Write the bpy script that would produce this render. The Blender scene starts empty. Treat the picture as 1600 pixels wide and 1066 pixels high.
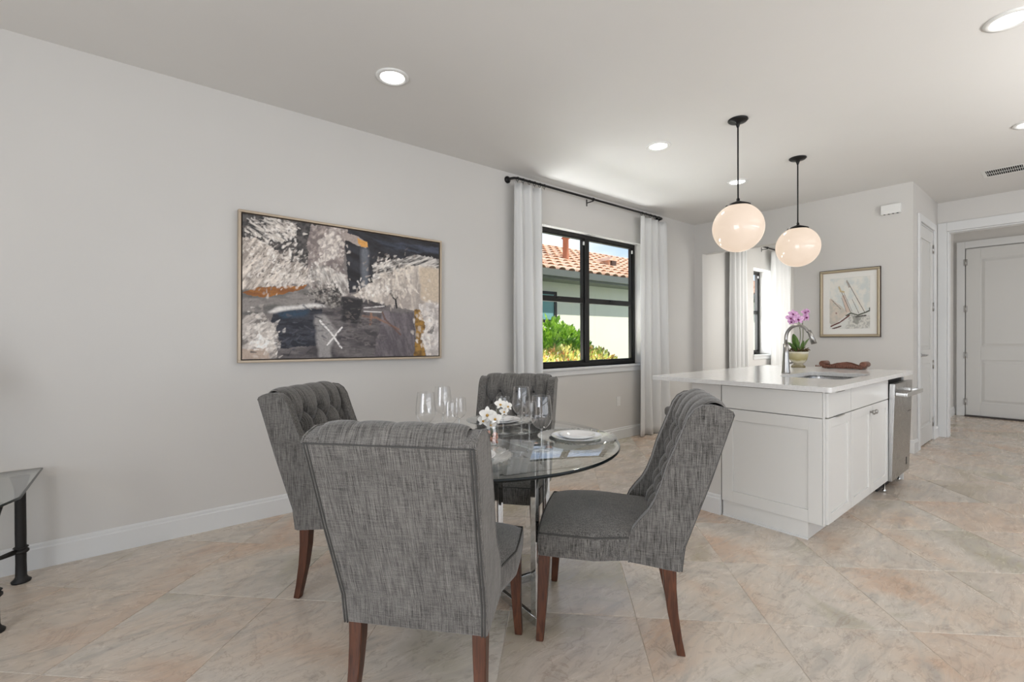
import bpy, bmesh, math, random
import numpy as np
from mathutils import Vector, Matrix

random.seed(7)
PI = math.pi
SC = bpy.context.scene
COL = SC.collection

# ------------------------------------------------------------------ camera
CAM_H = 1.22
YAW, PITCH, ROLL = math.radians(50.5325), math.radians(-.358), math.radians(-.2545)
def cam_axes():
    F = Vector((math.cos(YAW), math.sin(YAW), 0)); R = Vector((math.sin(YAW), -math.cos(YAW), 0)); U = Vector((0, 0, 1))
    F2 = math.cos(PITCH)*F+math.sin(PITCH)*U; U2 = -math.sin(PITCH)*F+math.cos(PITCH)*U
    R2 = math.cos(ROLL)*R+math.sin(ROLL)*U2; U3 = -math.sin(ROLL)*R+math.cos(ROLL)*U2
    return F2, R2, U3
cF, cR, cU = cam_axes()
cd = bpy.data.cameras.new('camera'); cam = bpy.data.objects.new('camera', cd); COL.objects.link(cam)
cd.sensor_width = 36; cd.lens = 733.8/1600*36; cd.clip_start = .02; cd.clip_end = 300
cam.matrix_world = Matrix((( cR.x, cU.x, -cF.x, 0), (cR.y, cU.y, -cF.y, 0), (cR.z, cU.z, -cF.z, CAM_H), (0, 0, 0, 1)))
SC.camera = cam

# ------------------------------------------------------------------ world, sun, lights, exposure
SC.view_settings.view_transform = 'Standard'; SC.view_settings.look = 'None'
SC.view_settings.exposure = 0.16; SC.view_settings.gamma = 1; SC.view_settings.use_curve_mapping = False
SC.cycles.use_denoising = True
SC.cycles.max_bounces = 10; SC.cycles.diffuse_bounces = 5; SC.cycles.transparent_max_bounces = 24
SC.cycles.sample_clamp_indirect = 4; SC.cycles.caustics_refractive = False; SC.cycles.caustics_reflective = False

W = bpy.data.worlds.new('sky'); SC.world = W; W.use_nodes = True
nt = W.node_tree; nt.nodes.clear()
def wn(t): return nt.nodes.new(t)
tc = wn('ShaderNodeTexCoord'); sep = wn('ShaderNodeSeparateXYZ'); nt.links.new(tc.outputs['Generated'], sep.inputs[0])
rmp = wn('ShaderNodeValToRGB'); nt.links.new(sep.outputs[2], rmp.inputs[0])
rmp.color_ramp.elements[0].position = 0; rmp.color_ramp.elements[0].color = (.62, .76, .95, 1)
rmp.color_ramp.elements[1].position = .7; rmp.color_ramp.elements[1].color = (.26, .44, .82, 1)
nz = wn('ShaderNodeTexNoise'); nz.inputs['Scale'].default_value = 3.2; nz.inputs['Detail'].default_value = 6
mp = wn('ShaderNodeMapping'); mp.inputs['Scale'].default_value = (1, 1, 3.2); nt.links.new(tc.outputs['Generated'], mp.inputs[0]); nt.links.new(mp.outputs[0], nz.inputs[0])
cr = wn('ShaderNodeValToRGB'); cr.color_ramp.elements[0].position = .44; cr.color_ramp.elements[1].position = .68
nt.links.new(nz.outputs[0], cr.inputs[0])
mx = wn('ShaderNodeMix'); mx.data_type = 'RGBA'; nt.links.new(cr.outputs[0], mx.inputs[0]); nt.links.new(rmp.outputs[0], mx.inputs[6]); mx.inputs[7].default_value = (.95, .97, 1, 1)
bg = wn('ShaderNodeBackground'); bg.inputs[1].default_value = 1.15; nt.links.new(mx.outputs[2], bg.inputs[0])
wo = wn('ShaderNodeOutputWorld'); nt.links.new(bg.outputs[0], wo.inputs[0])

def light(name, kind, loc, energy, color=(1, 1, 1), **kw):
    l = bpy.data.lights.new(name, kind); l.energy = energy; l.color = color
    for k, v in kw.items():
        if k not in ('aim',): setattr(l, k, v)
    o = bpy.data.objects.new(name, l); o.location = loc; COL.objects.link(o)
    if 'aim' in kw: o.rotation_euler = Vector(kw['aim']).to_track_quat('-Z', 'Y').to_euler()
    return o
light('sun', 'SUN', (0, -5, 20), 5.0, (1, .95, .87), angle=.01, aim=(-.55, .62, -.80))
# added area fills, standing in for daylight from unseen openings behind the camera
light('fill_behind_camera', 'AREA', (-3.3, -.8, 1.15), 168, (.97, .98, 1), shape='RECTANGLE', size=3.2, size_y=2.3, aim=(1, -.35, .38))
light('fill_right_side', 'AREA', (1.6, -3.35, 1.2), 62, (.98, .985, 1), shape='RECTANGLE', size=6.0, size_y=1.5, aim=(0, 1, .75))
light('far_room_fill_spot', 'SPOT', (7.5, 2.75, 2.8), 26, (1, .97, .92), spot_size=2.6, spot_blend=.9, shadow_soft_size=.1, aim=(0, 0, -1))  # added spot without a fixture, brightens the far room
light('far_room_fill_spot', 'SPOT', (9.3, 2.75, 2.8), 26, (1, .97, .92), spot_size=2.6, spot_blend=.9, shadow_soft_size=.1, aim=(0, 0, -1))  # second added spot, no fixture above it
light('kitchen_ceiling_fill', 'AREA', (4.2, -1.3, 1.9), 54, (1, .985, .96), shape='RECTANGLE', size=2.6, size_y=.5, aim=(0, .15, 1))  # added area lamp aimed up to lift the ceiling, out of view
light('far_room_side_fill', 'AREA', (8.4, 2.3, 1.5), 26, (1, .99, .97), shape='RECTANGLE', size=2.6, size_y=1.6, aim=(0, 1, 0))  # added fill inside the far room, no window behind it
light('hall_fill', 'AREA', (8.8, -2.9, 1.5), 34, (1, .97, .93), shape='RECTANGLE', size=1.6, size_y=2.0, aim=(0, 1, 0))  # added area fill to brighten the entry hall and its door
light('daylight_far_room', 'AREA', (9.3, 3.85, 1.66), 34, (.97, .98, 1), shape='RECTANGLE', size=.6, size_y=1.4, aim=(0, -1, 0)).location = (8.57, 3.95, 1.66)
light('window_ceiling_fill', 'AREA', (4.11, 4.05, .5), 230, (.98, .985, 1), shape='RECTANGLE', size=1.8, size_y=.8, aim=(0, -1, 1.0))  # added lamp outside, below the sill, aimed up to brighten the ceiling

# ------------------------------------------------------------------ materials
MATS = {}
def srgb(r, g, b):
    f = lambda c: (c/255/12.92) if c/255 <= .04045 else ((c/255+.055)/1.055)**2.4
    return (f(r), f(g), f(b), 1)
def mat(name, col, rough=.5, metal=0, spec=.5, **kw):
    if name in MATS: return MATS[name]
    m = bpy.data.materials.new(name); m.use_nodes = True; b = m.node_tree.nodes['Principled BSDF']
    b.inputs['Base Color'].default_value = col; b.inputs['Roughness'].default_value = rough; b.inputs['Metallic'].default_value = metal
    b.inputs['Specular IOR Level'].default_value = spec
    for k, v in kw.items(): b.inputs[k.replace('_', ' ')].default_value = v
    MATS[name] = m; return m
class N:
    """small node helper"""
    def __init__(s, m): s.t = m.node_tree; s.b = s.t.nodes.get('Principled BSDF')
    def n(s, t, **kw):
        x = s.t.nodes.new('ShaderNode'+t)
        for k, v in kw.items():
            if k in x.inputs.keys() if hasattr(x.inputs, 'keys') else False: x.inputs[k].default_value = v
            else: setattr(x, k, v)
        return x
    def l(s, a, b): s.t.links.new(a, b)
    def coord(s, which='Object', scale=(1, 1, 1), rot=(0, 0, 0), rand=0):
        c = s.n('TexCoord'); m = s.n('Mapping'); m.inputs['Scale'].default_value = scale; m.inputs['Rotation'].default_value = rot
        s.l(c.outputs[which], m.inputs['Vector'])
        if rand:
            oi = s.n('ObjectInfo'); mu = s.n('Math', operation='MULTIPLY'); mu.inputs[1].default_value = rand; s.l(oi.outputs['Random'], mu.inputs[0])
            cb = s.n('CombineXYZ'); [s.l(mu.outputs[0], cb.inputs[i]) for i in range(3)]; s.l(cb.outputs[0], m.inputs['Location'])
        return m.outputs[0]
    def noise(s, vec, scale, detail=4, rough=.5, dist=0):
        x = s.n('TexNoise'); s.l(vec, x.inputs['Vector']); x.inputs['Scale'].default_value = scale; x.inputs['Detail'].default_value = detail
        x.inputs['Roughness'].default_value = rough; x.inputs['Distortion'].default_value = dist; return x.outputs[0]
    def ramp(s, fac, stops):
        r = s.n('ValToRGB'); e = r.color_ramp.elements
        while len(e) < len(stops): e.new(.5)
        for i, (p, c) in enumerate(stops): e[i].position = p; e[i].color = c
        s.l(fac, r.inputs[0]); return r.outputs[0]
    def mix(s, fac, a, b, mode='MIX'):
        x = s.n('Mix'); x.data_type = 'RGBA'; x.blend_type = mode
        for sock, v in ((x.inputs[0], fac), (x.inputs[6], a), (x.inputs[7], b)):
            if isinstance(v, (int, float, tuple)): sock.default_value = v
            else: s.l(v, sock)
        return x.outputs[2]
    def math(s, op, a, b=0):
        x = s.n('Math', operation=op)
        for i, v in enumerate((a, b)):
            if isinstance(v, (int, float)): x.inputs[i].default_value = v
            else: s.l(v, x.inputs[i])
        return x.outputs[0]
    def bump(s, h, strength=.3, dist=.01):
        x = s.n('Bump'); x.inputs['Strength'].default_value = strength; x.inputs['Distance'].default_value = dist; s.l(h, x.inputs['Height']); s.l(x.outputs[0], s.b.inputs['Normal'])
def g(v): return (v, v, v, 1)

def paint(name, col, rough=.6, bump=.05, scale=220):
    m = mat(name, col, rough); n = N(m); c = n.coord('Object')
    h = n.noise(c, scale, 3); n.bump(h, bump, .002)
    v = n.noise(c, 1.3, 3); n.l(n.mix(n.ramp(v, [(.3, g(.97)), (.7, g(1))]), (0, 0, 0, 1), col), n.b.inputs['Base Color'])
    return m
WALL = paint('wall_paint', (.59, .575, .55, 1), .62)
CEIL = paint('ceiling_paint', (.70, .69, .67, 1), .7)
TRIM = paint('trim_paint', (.66, .665, .66, 1), .35, .01)
DOORP = paint('door_paint', (.60, .595, .575, 1), .38, .01)
CABINET = paint('cabinet_paint', (.66, .655, .63, 1), .36, .01)
BLACK = mat('black_metal', srgb(28, 27, 27), .42, .6)
BRONZE = mat('window_frame_metal', srgb(40, 39, 38), .4, .5)
CHROME = mat('chrome', (.75, .77, .78, 1), .06, 1)
NICKEL = mat('brushed_nickel', (.36, .35, .335, 1), .28, 1)
WHITEPL = mat('white_plastic', (.72, .72, .70, 1), .35)
PORC = mat('porcelain', (.82, .82, .82, 1), .12)

def steel():
    m = mat('stainless_steel', (.40, .395, .385, 1), .26, 1); n = N(m)
    c = n.coord('Object', (240, 240, 1.5)); h = n.noise(c, 3, 2); n.l(n.ramp(h, [(.3, g(.2)), (.7, g(.36))]), n.b.inputs['Roughness']); n.bump(h, .04, .001); return m
STEEL = steel()
def wood(name, c1, c2, rough=.35, sc=(30, 30, 2.2)):
    m = mat(name, c1, rough); n = N(m); c = n.coord('Object', sc); h = n.noise(c, 2.5, 5, .6, 1.5)
    n.l(n.ramp(h, [(.32, c1), (.68, c2)]), n.b.inputs['Base Color']); n.bump(h, .08, .002); return m
LEGW = wood('walnut_stained_wood', srgb(52, 27, 17), srgb(92, 54, 35))
TRAYW = wood('carved_red_brown_wood', srgb(76, 44, 32), srgb(128, 84, 66), .4, (8, 8, 30))

def fabric(name, dark, light_, sheen=.3, back=False):
    m = mat(name, dark, .95, spec=.15); n = N(m)
    a = n.noise(n.coord('Object', (1, 1, .05)), 300, 2, .6)
    b = n.noise(n.coord('Object', (1, .07, 1)), 420, 2, .6)
    c = n.noise(n.coord('Object', (.07, 1, 1)), 420, 2, .6)
    if back:
        a = n.noise(n.coord('Object', (.035, 1, .035)), 400, 2, .6); b = n.noise(n.coord('Object', (.3, .05, 1)), 430, 2, .6)
    f = n.noise(n.coord('Object'), 9, 3)
    s = n.math('MULTIPLY', n.math('ADD', n.math('ADD', n.math('MULTIPLY', a, 2.0), b), c), .25)
    s2 = n.math('ADD', n.math('MULTIPLY', s, .9), n.math('MULTIPLY', f, .1))
    n.l(n.ramp(s2, [(.385, dark), (.615, light_)]), n.b.inputs['Base Color']); n.bump(s, .5, .0025)
    n.b.inputs['Sheen Weight'].default_value = sheen; n.b.inputs['Sheen Roughness'].default_value = .5
    return m
FAB = fabric('grey_linen_weave', srgb(48, 46, 44), srgb(122, 119, 115))
FABB = fabric('grey_linen_weave_back', srgb(48, 46, 44), srgb(122, 119, 115), back=True)
FABSTOOL = fabric('stool_grey_fabric', srgb(90, 88, 85), srgb(130, 128, 124))
PIPE = mat('piping_fabric', srgb(66, 65, 63), .9)
BUTTONM = mat('button_fabric', srgb(52, 50, 48), .9)

def curtain_mat():
    m = mat('white_curtain_cloth', (.80, .80, .79, 1), .9, spec=.1); n = N(m)
    h = n.noise(n.coord('Object', (1, 1, .1)), 400, 2); n.bump(h, .12, .002)
    tr = n.n('BsdfTranslucent'); tr.inputs[0].default_value = (.8, .8, .79, 1); mxs = n.n('MixShader'); mxs.inputs[0].default_value = .25
    out = m.node_tree.nodes['Material Output']; n.l(n.b.outputs[0], mxs.inputs[1]); n.l(tr.outputs[0], mxs.inputs[2]); n.l(mxs.outputs[0], out.inputs[0]); return m
CURT = curtain_mat()

def thin_glass(name, tint=(1, 1, 1, 1), ior=1.5, extra=0.0, cap=1.0):
    m = bpy.data.materials.new(name); m.use_nodes = True; t = m.node_tree; t.nodes.clear(); n = N(m)
    fr = n.n('Fresnel'); fr.inputs[0].default_value = ior
    ge = n.n('NewGeometry'); ff = n.n('Mix'); ff.data_type = 'FLOAT'; ff.inputs[2].default_value = ior; ff.inputs[3].default_value = 1/ior; n.l(ge.outputs['Backfacing'], ff.inputs[0]); n.l(ff.outputs[0], fr.inputs[0])   # same reflectance from both sides
    tr = n.n('BsdfTransparent'); tr.inputs[0].default_value = tint
    gl = n.n('BsdfGlossy'); gl.inputs['Roughness'].default_value = .01; gl.inputs[0].default_value = (1, 1, 1, 1)
    f = n.math('ADD', fr.outputs[0], extra); f = n.math('MINIMUM', f, cap)
    ms = n.n('MixShader'); n.l(f, ms.inputs[0]); n.l(tr.outputs[0], ms.inputs[1]); n.l(gl.outputs[0], ms.inputs[2])
    o = n.n('OutputMaterial'); n.l(ms.outputs[0], o.inputs[0]); MATS[name] = m; return m
PANE = thin_glass('window_glass', (.97, .985, .98, 1), 1.35)
TABLEGLASS = thin_glass('table_glass', (.86, .91, .90, 1), 1.7, .09)
WINEGLASS = thin_glass('clear_wine_glass', (.985, .985, .985, 1), 1.55, .03, .75)
CHARGERG = thin_glass('ribbed_charger_glass', (.84, .86, .86, 1), 1.7, .22, .8)
RIBGLASS = thin_glass('ribbed_clear_glass', (.93, .94, .94, 1), 1.6, .10, .55)
GLASSEDGE = mat('dark_green_glass_edge', srgb(10, 18, 20), .15, 0, .25)

def emis(name, col, s):
    m = bpy.data.materials.new(name); m.use_nodes = True; b = m.node_tree.nodes['Principled BSDF']
    b.inputs['Base Color'].default_value = (.8, .8, .8, 1); b.inputs['Emission Color'].default_value = col; b.inputs['Emission Strength'].default_value = s; MATS[name] = m; return m
LAMP = emis('downlight_led', (1, .99, .97, 1), 6)
GLOBE = emis('opal_globe_glass', (1, .77, .58, 1), .56); GLOBE.node_tree.nodes['Principled BSDF'].inputs['Base Color'].default_value = (.3, .28, .26, 1); GLOBE.node_tree.nodes['Principled BSDF'].inputs['Roughness'].default_value = .12

def stone():
    m = mat('travertine_look_porcelain', (.4, .35, .3, 1), .33); n = N(m)
    c0 = n.coord('Object', (1, 1, 1), rand=37.0)
    big = n.noise(c0, 1.3, 5, .55, .6)
    st = n.noise(n.coord('Object', (1.0, 3.4, 1), (0, 0, .5), rand=53.0), 2.2, 8, .62, 1.6)
    fine = n.noise(n.coord('Object', (1, 2.2, 1), (0, 0, .5), rand=11.0), 14, 8, .7, .8)
    base = n.ramp(big, [(.34, srgb(170, 163, 142)), (.44, srgb(203, 195, 184)), (.54, srgb(206, 193, 178)), (.66, srgb(200, 174, 152))])
    c = n.mix(n.ramp(st, [(.33, g(.75)), (.5, g(0)), (.72, g(.5))]), base, srgb(172, 166, 158))
    c = n.mix(n.ramp(fine, [(.36, g(.35)), (.46, g(0))]), c, srgb(132, 122, 112))
    c = n.mix(n.ramp(fine, [(.60, g(0)), (.72, g(.22))]), c, srgb(212, 204, 194))
    # thin veins
    vv = n.noise(n.coord('Object', (1, 1.6, 1), (0, 0, .9), rand=71.0), 2.6, 6, .6, 1.2)
    d = n.math('ABSOLUTE', n.math('SUBTRACT', vv, .5)); c = n.mix(n.ramp(d, [(0, g(.4)), (.014, g(0))]), c, srgb(136, 120, 106))
    oi = n.n('ObjectInfo'); c = n.mix(n.math('MULTIPLY', oi.outputs['Random'], .22), c, srgb(190, 162, 142))
    n.l(c, n.b.inputs['Base Color']); n.bump(fine, .06, .002)
    n.l(n.ramp(st, [(.3, g(.2)), (.7, g(.32))]), n.b.inputs['Roughness'])
    return m
STONE = stone()
GROUT = mat('grout', srgb(205, 196, 184), .9)
def quartz():
    m = mat('pale_quartz', (.66, .655, .64, 1), .14); n = N(m); h = n.noise(n.coord('Object'), 60, 6, .7)
    n.l(n.ramp(h, [(.35, (.63, .62, .605, 1)), (.5, (.67, .665, .65, 1)), (.7, (.70, .70, .69, 1))]), n.b.inputs['Base Color']); return m
QUARTZ = quartz()
def attr_mat(name, rough=.6, bump=0):
    m = mat(name, (.5, .5, .5, 1), rough); n = N(m); a = n.n('Attribute'); a.attribute_name = 'Col'
    n.l(a.outputs['Color'], n.b.inputs['Base Color'])
    if bump:
        h = n.noise(n.coord('Object', (1, 1, 1)), 90, 5, .6, 1.5); n.bump(h, bump, .003)
    return m
GOLDF = mat('champagne_frame', srgb(176, 160, 140), .38, .45)
SILVERF = mat('antique_silver_gilt_frame', srgb(178, 166, 142), .34, .5)
DARKF = mat('dark_brown_edge', srgb(62, 48, 38), .5)

# ------------------------------------------------------------------ mesh helpers
class MB:
    def __init__(s): s.v = []; s.f = []; s.sm = []
    def add(s, vs, fs, smooth=False):
        o = len(s.v); s.v += [tuple(v) for v in vs]; s.f += [[i+o for i in f] for f in fs]; s.sm += [smooth]*len(fs); return s
    def box(s, a, b, M=None):
        (x0, y0, z0), (x1, y1, z1) = a, b
        vs = [Vector(p) for p in ((x0, y0, z0), (x1, y0, z0), (x1, y1, z0), (x0, y1, z0), (x0, y0, z1), (x1, y0, z1), (x1, y1, z1), (x0, y1, z1))]
        if M: vs = [M @ v for v in vs]
        return s.add(vs, [(0, 3, 2, 1), (4, 5, 6, 7), (0, 1, 5, 4), (1, 2, 6, 5), (2, 3, 7, 6), (3, 0, 4, 7)])
    def lathe(s, prof, seg=32, c=(0, 0, 0), caps=True, M=None, squash=(1, 1)):
        vs = []; fs = []
        for r, z in prof:
            for k in range(seg):
                a = 2*PI*k/seg; vs.append(Vector((c[0]+r*math.cos(a)*squash[0], c[1]+r*math.sin(a)*squash[1], c[2]+z)))
        for i in range(len(prof)-1):
            for k in range(seg):
                k2 = (k+1) % seg; fs.append((i*seg+k, i*seg+k2, (i+1)*seg+k2, (i+1)*seg+k))
        if M: vs = [M @ v for v in vs]
        s.add(vs, fs, True)
        if caps:
            o = len(s.v)-len(vs)
            s.f.append([o+k for k in range(seg)][::-1]); s.sm.append(False)
            s.f.append([o+(len(prof)-1)*seg+k for k in range(seg)]); s.sm.append(False)
        return s
    def tube(s, pts, r, seg=10, caps=True, closed=False):
        pts = [Vector(p) for p in pts]; n = len(pts); rs = r if isinstance(r, (list, tuple)) else [r]*n
        vs = []; fs = []; prev = None
        for i, p in enumerate(pts):
            if closed: t = pts[(i+1) % n]-pts[i-1]
            else: t = pts[min(i+1, n-1)]-pts[max(i-1, 0)]
            t.normalize()
            if prev is None: u = t.orthogonal().normalized()
            else:
                u = prev-t*prev.dot(t); u = u.normalized() if u.length > 1e-6 else t.orthogonal().normalized()
            prev = u; w = t.cross(u)
            for k in range(seg): a = 2*PI*k/seg; vs.append(p+(u*math.cos(a)+w*math.sin(a))*rs[i])
        m = n if closed else n-1
        for i in range(m):
            j = (i+1) % n
            for k in range(seg): k2 = (k+1) % seg; fs.append((i*seg+k, i*seg+k2, j*seg+k2, j*seg+k))
        s.add(vs, fs, True)
        if caps and not closed:
            o = len(s.v)-len(vs); s.f.append([o+k for k in range(seg)][::-1]); s.sm.append(False); s.f.append([o+(n-1)*seg+k for k in range(seg)]); s.sm.append(False)
        return s
    def prism(s, poly, fn0, fn1, smooth=False):
        """poly: list of 2D points; fn0/fn1 map (a,b)->3D for the two caps"""
        n = len(poly); vs = [fn0(*p) for p in poly]+[fn1(*p) for p in poly]
        fs = [tuple(range(n))[::-1], tuple(range(n, 2*n))]+[(i, (i+1) % n, n+(i+1) % n, n+i) for i in range(n)]
        return s.add(vs, fs, smooth)
    def grid(s, nu, nv, fn, smooth=True):
        vs = [fn(i/(nu-1), j/(nv-1)) for j in range(nv) for i in range(nu)]
        return s.add(vs, [(j*nu+i, j*nu+i+1, (j+1)*nu+i+1, (j+1)*nu+i) for j in range(nv-1) for i in range(nu-1)], smooth)
    def build(s, name, m, parent=None, bevel=0, seg=2, smooth=None, subsurf=0, loc=None, fixn=True):
        me = bpy.data.meshes.new(name); me.from_pydata(s.v, [], s.f); me.materials.append(m)
        me.polygons.foreach_set('use_smooth', [bool(x) if smooth is None else smooth for x in s.sm])
        if fixn:
            bm = bmesh.new(); bm.from_mesh(me); bmesh.ops.recalc_face_normals(bm, faces=bm.faces); bm.to_mesh(me); bm.free()
        me.update()
        o = bpy.data.objects.new(name, me); COL.objects.link(o)
        if parent: o.parent = parent
        if loc: o.location = loc
        if bevel:
            b = o.modifiers.new('bevel', 'BEVEL'); b.width = bevel; b.segments = seg; b.limit_method = 'ANGLE'; b.angle_limit = .6
            if smooth is None:
                for p in me.polygons: p.use_smooth = True
                w = o.modifiers.new('wn', 'WEIGHTED_NORMAL'); w.keep_sharp = False
        if subsurf:
            b = o.modifiers.new('sub', 'SUBSURF'); b.levels = subsurf; b.render_levels = subsurf
        return o
def tag(o, label=None, cat=None, group=None, kind=None):
    if label: o['label'] = label
    if cat: o['category'] = cat
    if group: o['group'] = group
    if kind: o['kind'] = kind
    return o
def empty(name, loc=(0, 0, 0), rz=0, label=None, cat=None, group=None):
    o = bpy.data.objects.new(name, None); o.empty_display_size = .1; COL.objects.link(o); o.location = loc; o.rotation_euler = (0, 0, rz)
    return tag(o, label, cat, group)
def copy_tree(o, parent=None):
    c = o.copy(); COL.objects.link(c); c.parent = parent
    for ch in list(o.children): copy_tree(ch, c)
    return c
def struct(mb, name, m, parent=None, label=None, **kw):
    o = mb.build(name, m, parent, **kw)
    if not parent: o['kind'] = 'structure'
    if label: o['label'] = label
    return o

# ------------------------------------------------------------------ room shell
YA, XB, ZC = 3.55, 6.33, 2.83
YT = 3.82                                   # outer face of the left wall
W1 = (3.20, 5.03, .895, 2.40); W2 = (8.24, 8.92, .92, 2.40)
X0, Y0 = -3.2, -3.2                         # rear walls behind the camera
# left wall with two window holes
b = MB()
xs = [X0-.2, W1[0], W1[1], W2[0], W2[1], 10.8]
b.box((xs[0], YA, -.05), (xs[1], 3.71, ZC)); b.box((xs[2], YA, -.05), (XB+.1, 3.71, ZC)); b.box((XB+.1, YA, -.05), (xs[3], YT, ZC)); b.box((xs[4], YA, -.05), (xs[5], YT, ZC))
for w, yt in ((W1, 3.71), (W2, YT)):
    b.box((w[0], YA, -.05), (w[1], yt, w[2])); b.box((w[0], YA, w[3]), (w[1], yt, ZC))
struct(b, 'wall_left', WALL, label='long white wall with the abstract painting and the curtained window')
# back wall with sailing print; opening at its left
OY0, OY1, OZ = 2.25, 3.43, 2.40
b = MB(); b.box((XB, 1.12, -.05), (XB+.13, OY0, ZC)); b.box((XB, OY0, OZ), (XB+.13, OY1, ZC)); b.box((XB, OY1, -.05), (XB+.13, YA, ZC))
struct(b, 'wall_back', WALL, label='white far wall carrying the sailing print')
# closet return wall with narrow door hole
D1 = (6.60, 7.36, 2.46)
b = MB(); b.box((XB+.13, 1.12, -.05), (D1[0], 1.25, ZC)); b.box((D1[0], 1.12, D1[2]), (D1[1], 1.25, ZC)); b.box((D1[1], 1.12, -.05), (7.76, 1.25, ZC))
struct(b, 'wall_closet', WALL, label='short white wall with the narrow closet door')
# wall with wide cased opening
XC = 7.627; OP = (1.035, -.9, 2.475)
b = MB(); b.box((XC, OP[0], -.05), (XC+.13, 1.12, ZC)); b.box((XC, OP[1], OP[2]), (XC+.13, OP[0], ZC)); b.box((XC, Y0, -.05), (XC+.13, OP[1], ZC))
struct(b, 'wall_hall', WALL, label='white wall with the wide cased opening to the entry hall')
b = MB(); b.box((7.76, 1.27, -.05), (10.07, 1.40, ZC)); b.box((9.94, -3.2, -.05), (10.07, 1.27, ZC))
struct(b, 'wall_entry', WALL, label='white entry hall walls behind the opening')
b = MB(); b.box((10.6, 2.2, -.05), (10.75, YA, ZC)); b.box((XB+.13, 2.12, -.05), (10.6, 2.24, ZC))
struct(b, 'wall_far_room', WALL)
# rear walls, unseen behind the camera; openings cut for the added fill lights
b = MB()
b.box((X0-.15, Y0, -.05), (X0, -2.5, ZC)); b.box((X0-.15, 2.1, -.05), (X0, YA, ZC)); b.box((X0-.15, -2.5, 2.5), (X0, 2.1, ZC))
struct(b, 'wall_rear', WALL)
b = MB()
b.box((X0, Y0-.15, -.05), (-1.6, Y0, ZC)); b.box((6.6, Y0-.15, -.05), (8.0, Y0, ZC)); b.box((9.6, Y0-.15, -.05), (10.07, Y0, ZC)); b.box((-1.6, Y0-.15, -.05), (6.6, Y0, .45)); b.box((-1.6, Y0-.15, 2.45), (6.6, Y0, ZC))
b.box((8.0, Y0-.15, 2.5), (9.6, Y0, ZC)); b.box((8.0, Y0-.15, -.05), (9.6, Y0, .5))
struct(b, 'wall_right', WALL)
b = MB(); b.box((X0-.2, Y0-.2, ZC), (10.8, YT, ZC+.12)); struct(b, 'ceiling', CEIL, label='flat white ceiling')
# window frames added out of view around the rear and side fill lights
b = MB()
for y in (-2.5, -.97, .56, 2.04): b.box((X0-.1, y, 0), (X0-.04, y+.06, 2.5))
b.box((X0-.1, -2.5, 2.44), (X0-.04, 2.1, 2.5)); struct(b, 'window_4', BRONZE)
b = MB()
for x in (-1.6, .45, 2.5, 4.5, 6.54): b.box((x, Y0-.1, .45), (x+.06, Y0-.04, 2.45))
b.box((-1.6, Y0-.1, 1.42), (6.6, Y0-.04, 1.47)); struct(b, 'window_5', BRONZE)

# floor: a grout bed and separate tiles laid on the diagonal
b = MB(); b.box((X0-.15, Y0-.15, -.06), (10.7, YA+.05, -.0022)); FLOOR = struct(b, 'floor', GROUT, label='large beige stone look tiles laid diagonally')
PT, A0, B0 = .5535, .335, 2.083; S2 = math.sqrt(.5); GAP = .0032
def clip(poly, n, c):
    out = []
    for i in range(len(poly)):
        p, q = poly[i], poly[(i+1) % len(poly)]; dp = n[0]*p[0]+n[1]*p[1]-c; dq = n[0]*q[0]+n[1]*q[1]-c
        if dp <= 0: out.append(p)
        if dp*dq < 0: t = dp/(dp-dq); out.append((p[0]+t*(q[0]-p[0]), p[1]+t*(q[1]-p[1])))
    return out
def project(p):
    v = Vector(p)-Vector((0, 0, CAM_H)); d = v.dot(cF)
    return None if d < .15 else (800+733.8*v.dot(cR)/d, 533-733.8*v.dot(cU)/d, d)
def tile_mesh(poly):
    c = MB(); n = len(poly); ins = .0025; cx = sum(p[0] for p in poly)/n; cy = sum(p[1] for p in poly)/n
    def sh(p, k): L = math.hypot(p[0]-cx, p[1]-cy); return (p[0]+(cx-p[0])*k/L, p[1]+(cy-p[1])*k/L)
    vs = [(*p, -.010) for p in poly]+[(*p, -.0012) for p in poly]+[(*sh(p, ins), 0) for p in poly]
    fs = [tuple(2*n+i for i in range(n))]+[(i, (i+1) % n, n+(i+1) % n, n+i) for i in range(n)]+[(n+i, n+(i+1) % n, 2*n+(i+1) % n, 2*n+i) for i in range(n)]
    return c.add(vs, fs)
h = PT/2-GAP/2; full = None; hidden = MB(); cnt = 0
cand = []
for i in range(-16, 20):
    for j in range(-14, 26):
        a = A0+(i+.5)*PT; bb = B0+(j+.5)*PT
        cx, cy = (a+bb)*S2, (bb-a)*S2
        corners = [((a+da+bb+db)*S2, (bb+db-a-da)*S2) for da, db in ((-h, -h), (h, -h), (h, h), (-h, h))]
        if cx < X0-.3 or cx > 10.9 or cy < Y0-.3 or cy > YA+.35: continue
        poly = corners
        for nn, c in (((0, 1), YA+.03), ((1, 0), 10.65), ((-1, 0), 3.3), ((0, -1), 3.3)): poly = clip(poly, nn, c) if len(poly) > 2 else poly
        if len(poly) < 3: continue
        area = abs(sum(poly[k][0]*poly[(k+1) % len(poly)][1]-poly[(k+1) % len(poly)][0]*poly[k][1] for k in range(len(poly))))/2
        if area < .003: continue
        pr = [project((*p, 0)) for p in poly]+[project((cx, cy, 0))]
        vis = any(p and -40 < p[0] < 1640 and p[1] < 1110 for p in pr)
        if vis and XB+.3 < cx and cy > 1.5: vis = False
        cand.append((vis, math.hypot(cx, cy), cx, cy, poly, len(poly) == 4 and poly == corners))
cand.sort(key=lambda t: (not t[0], t[1]))
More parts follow.
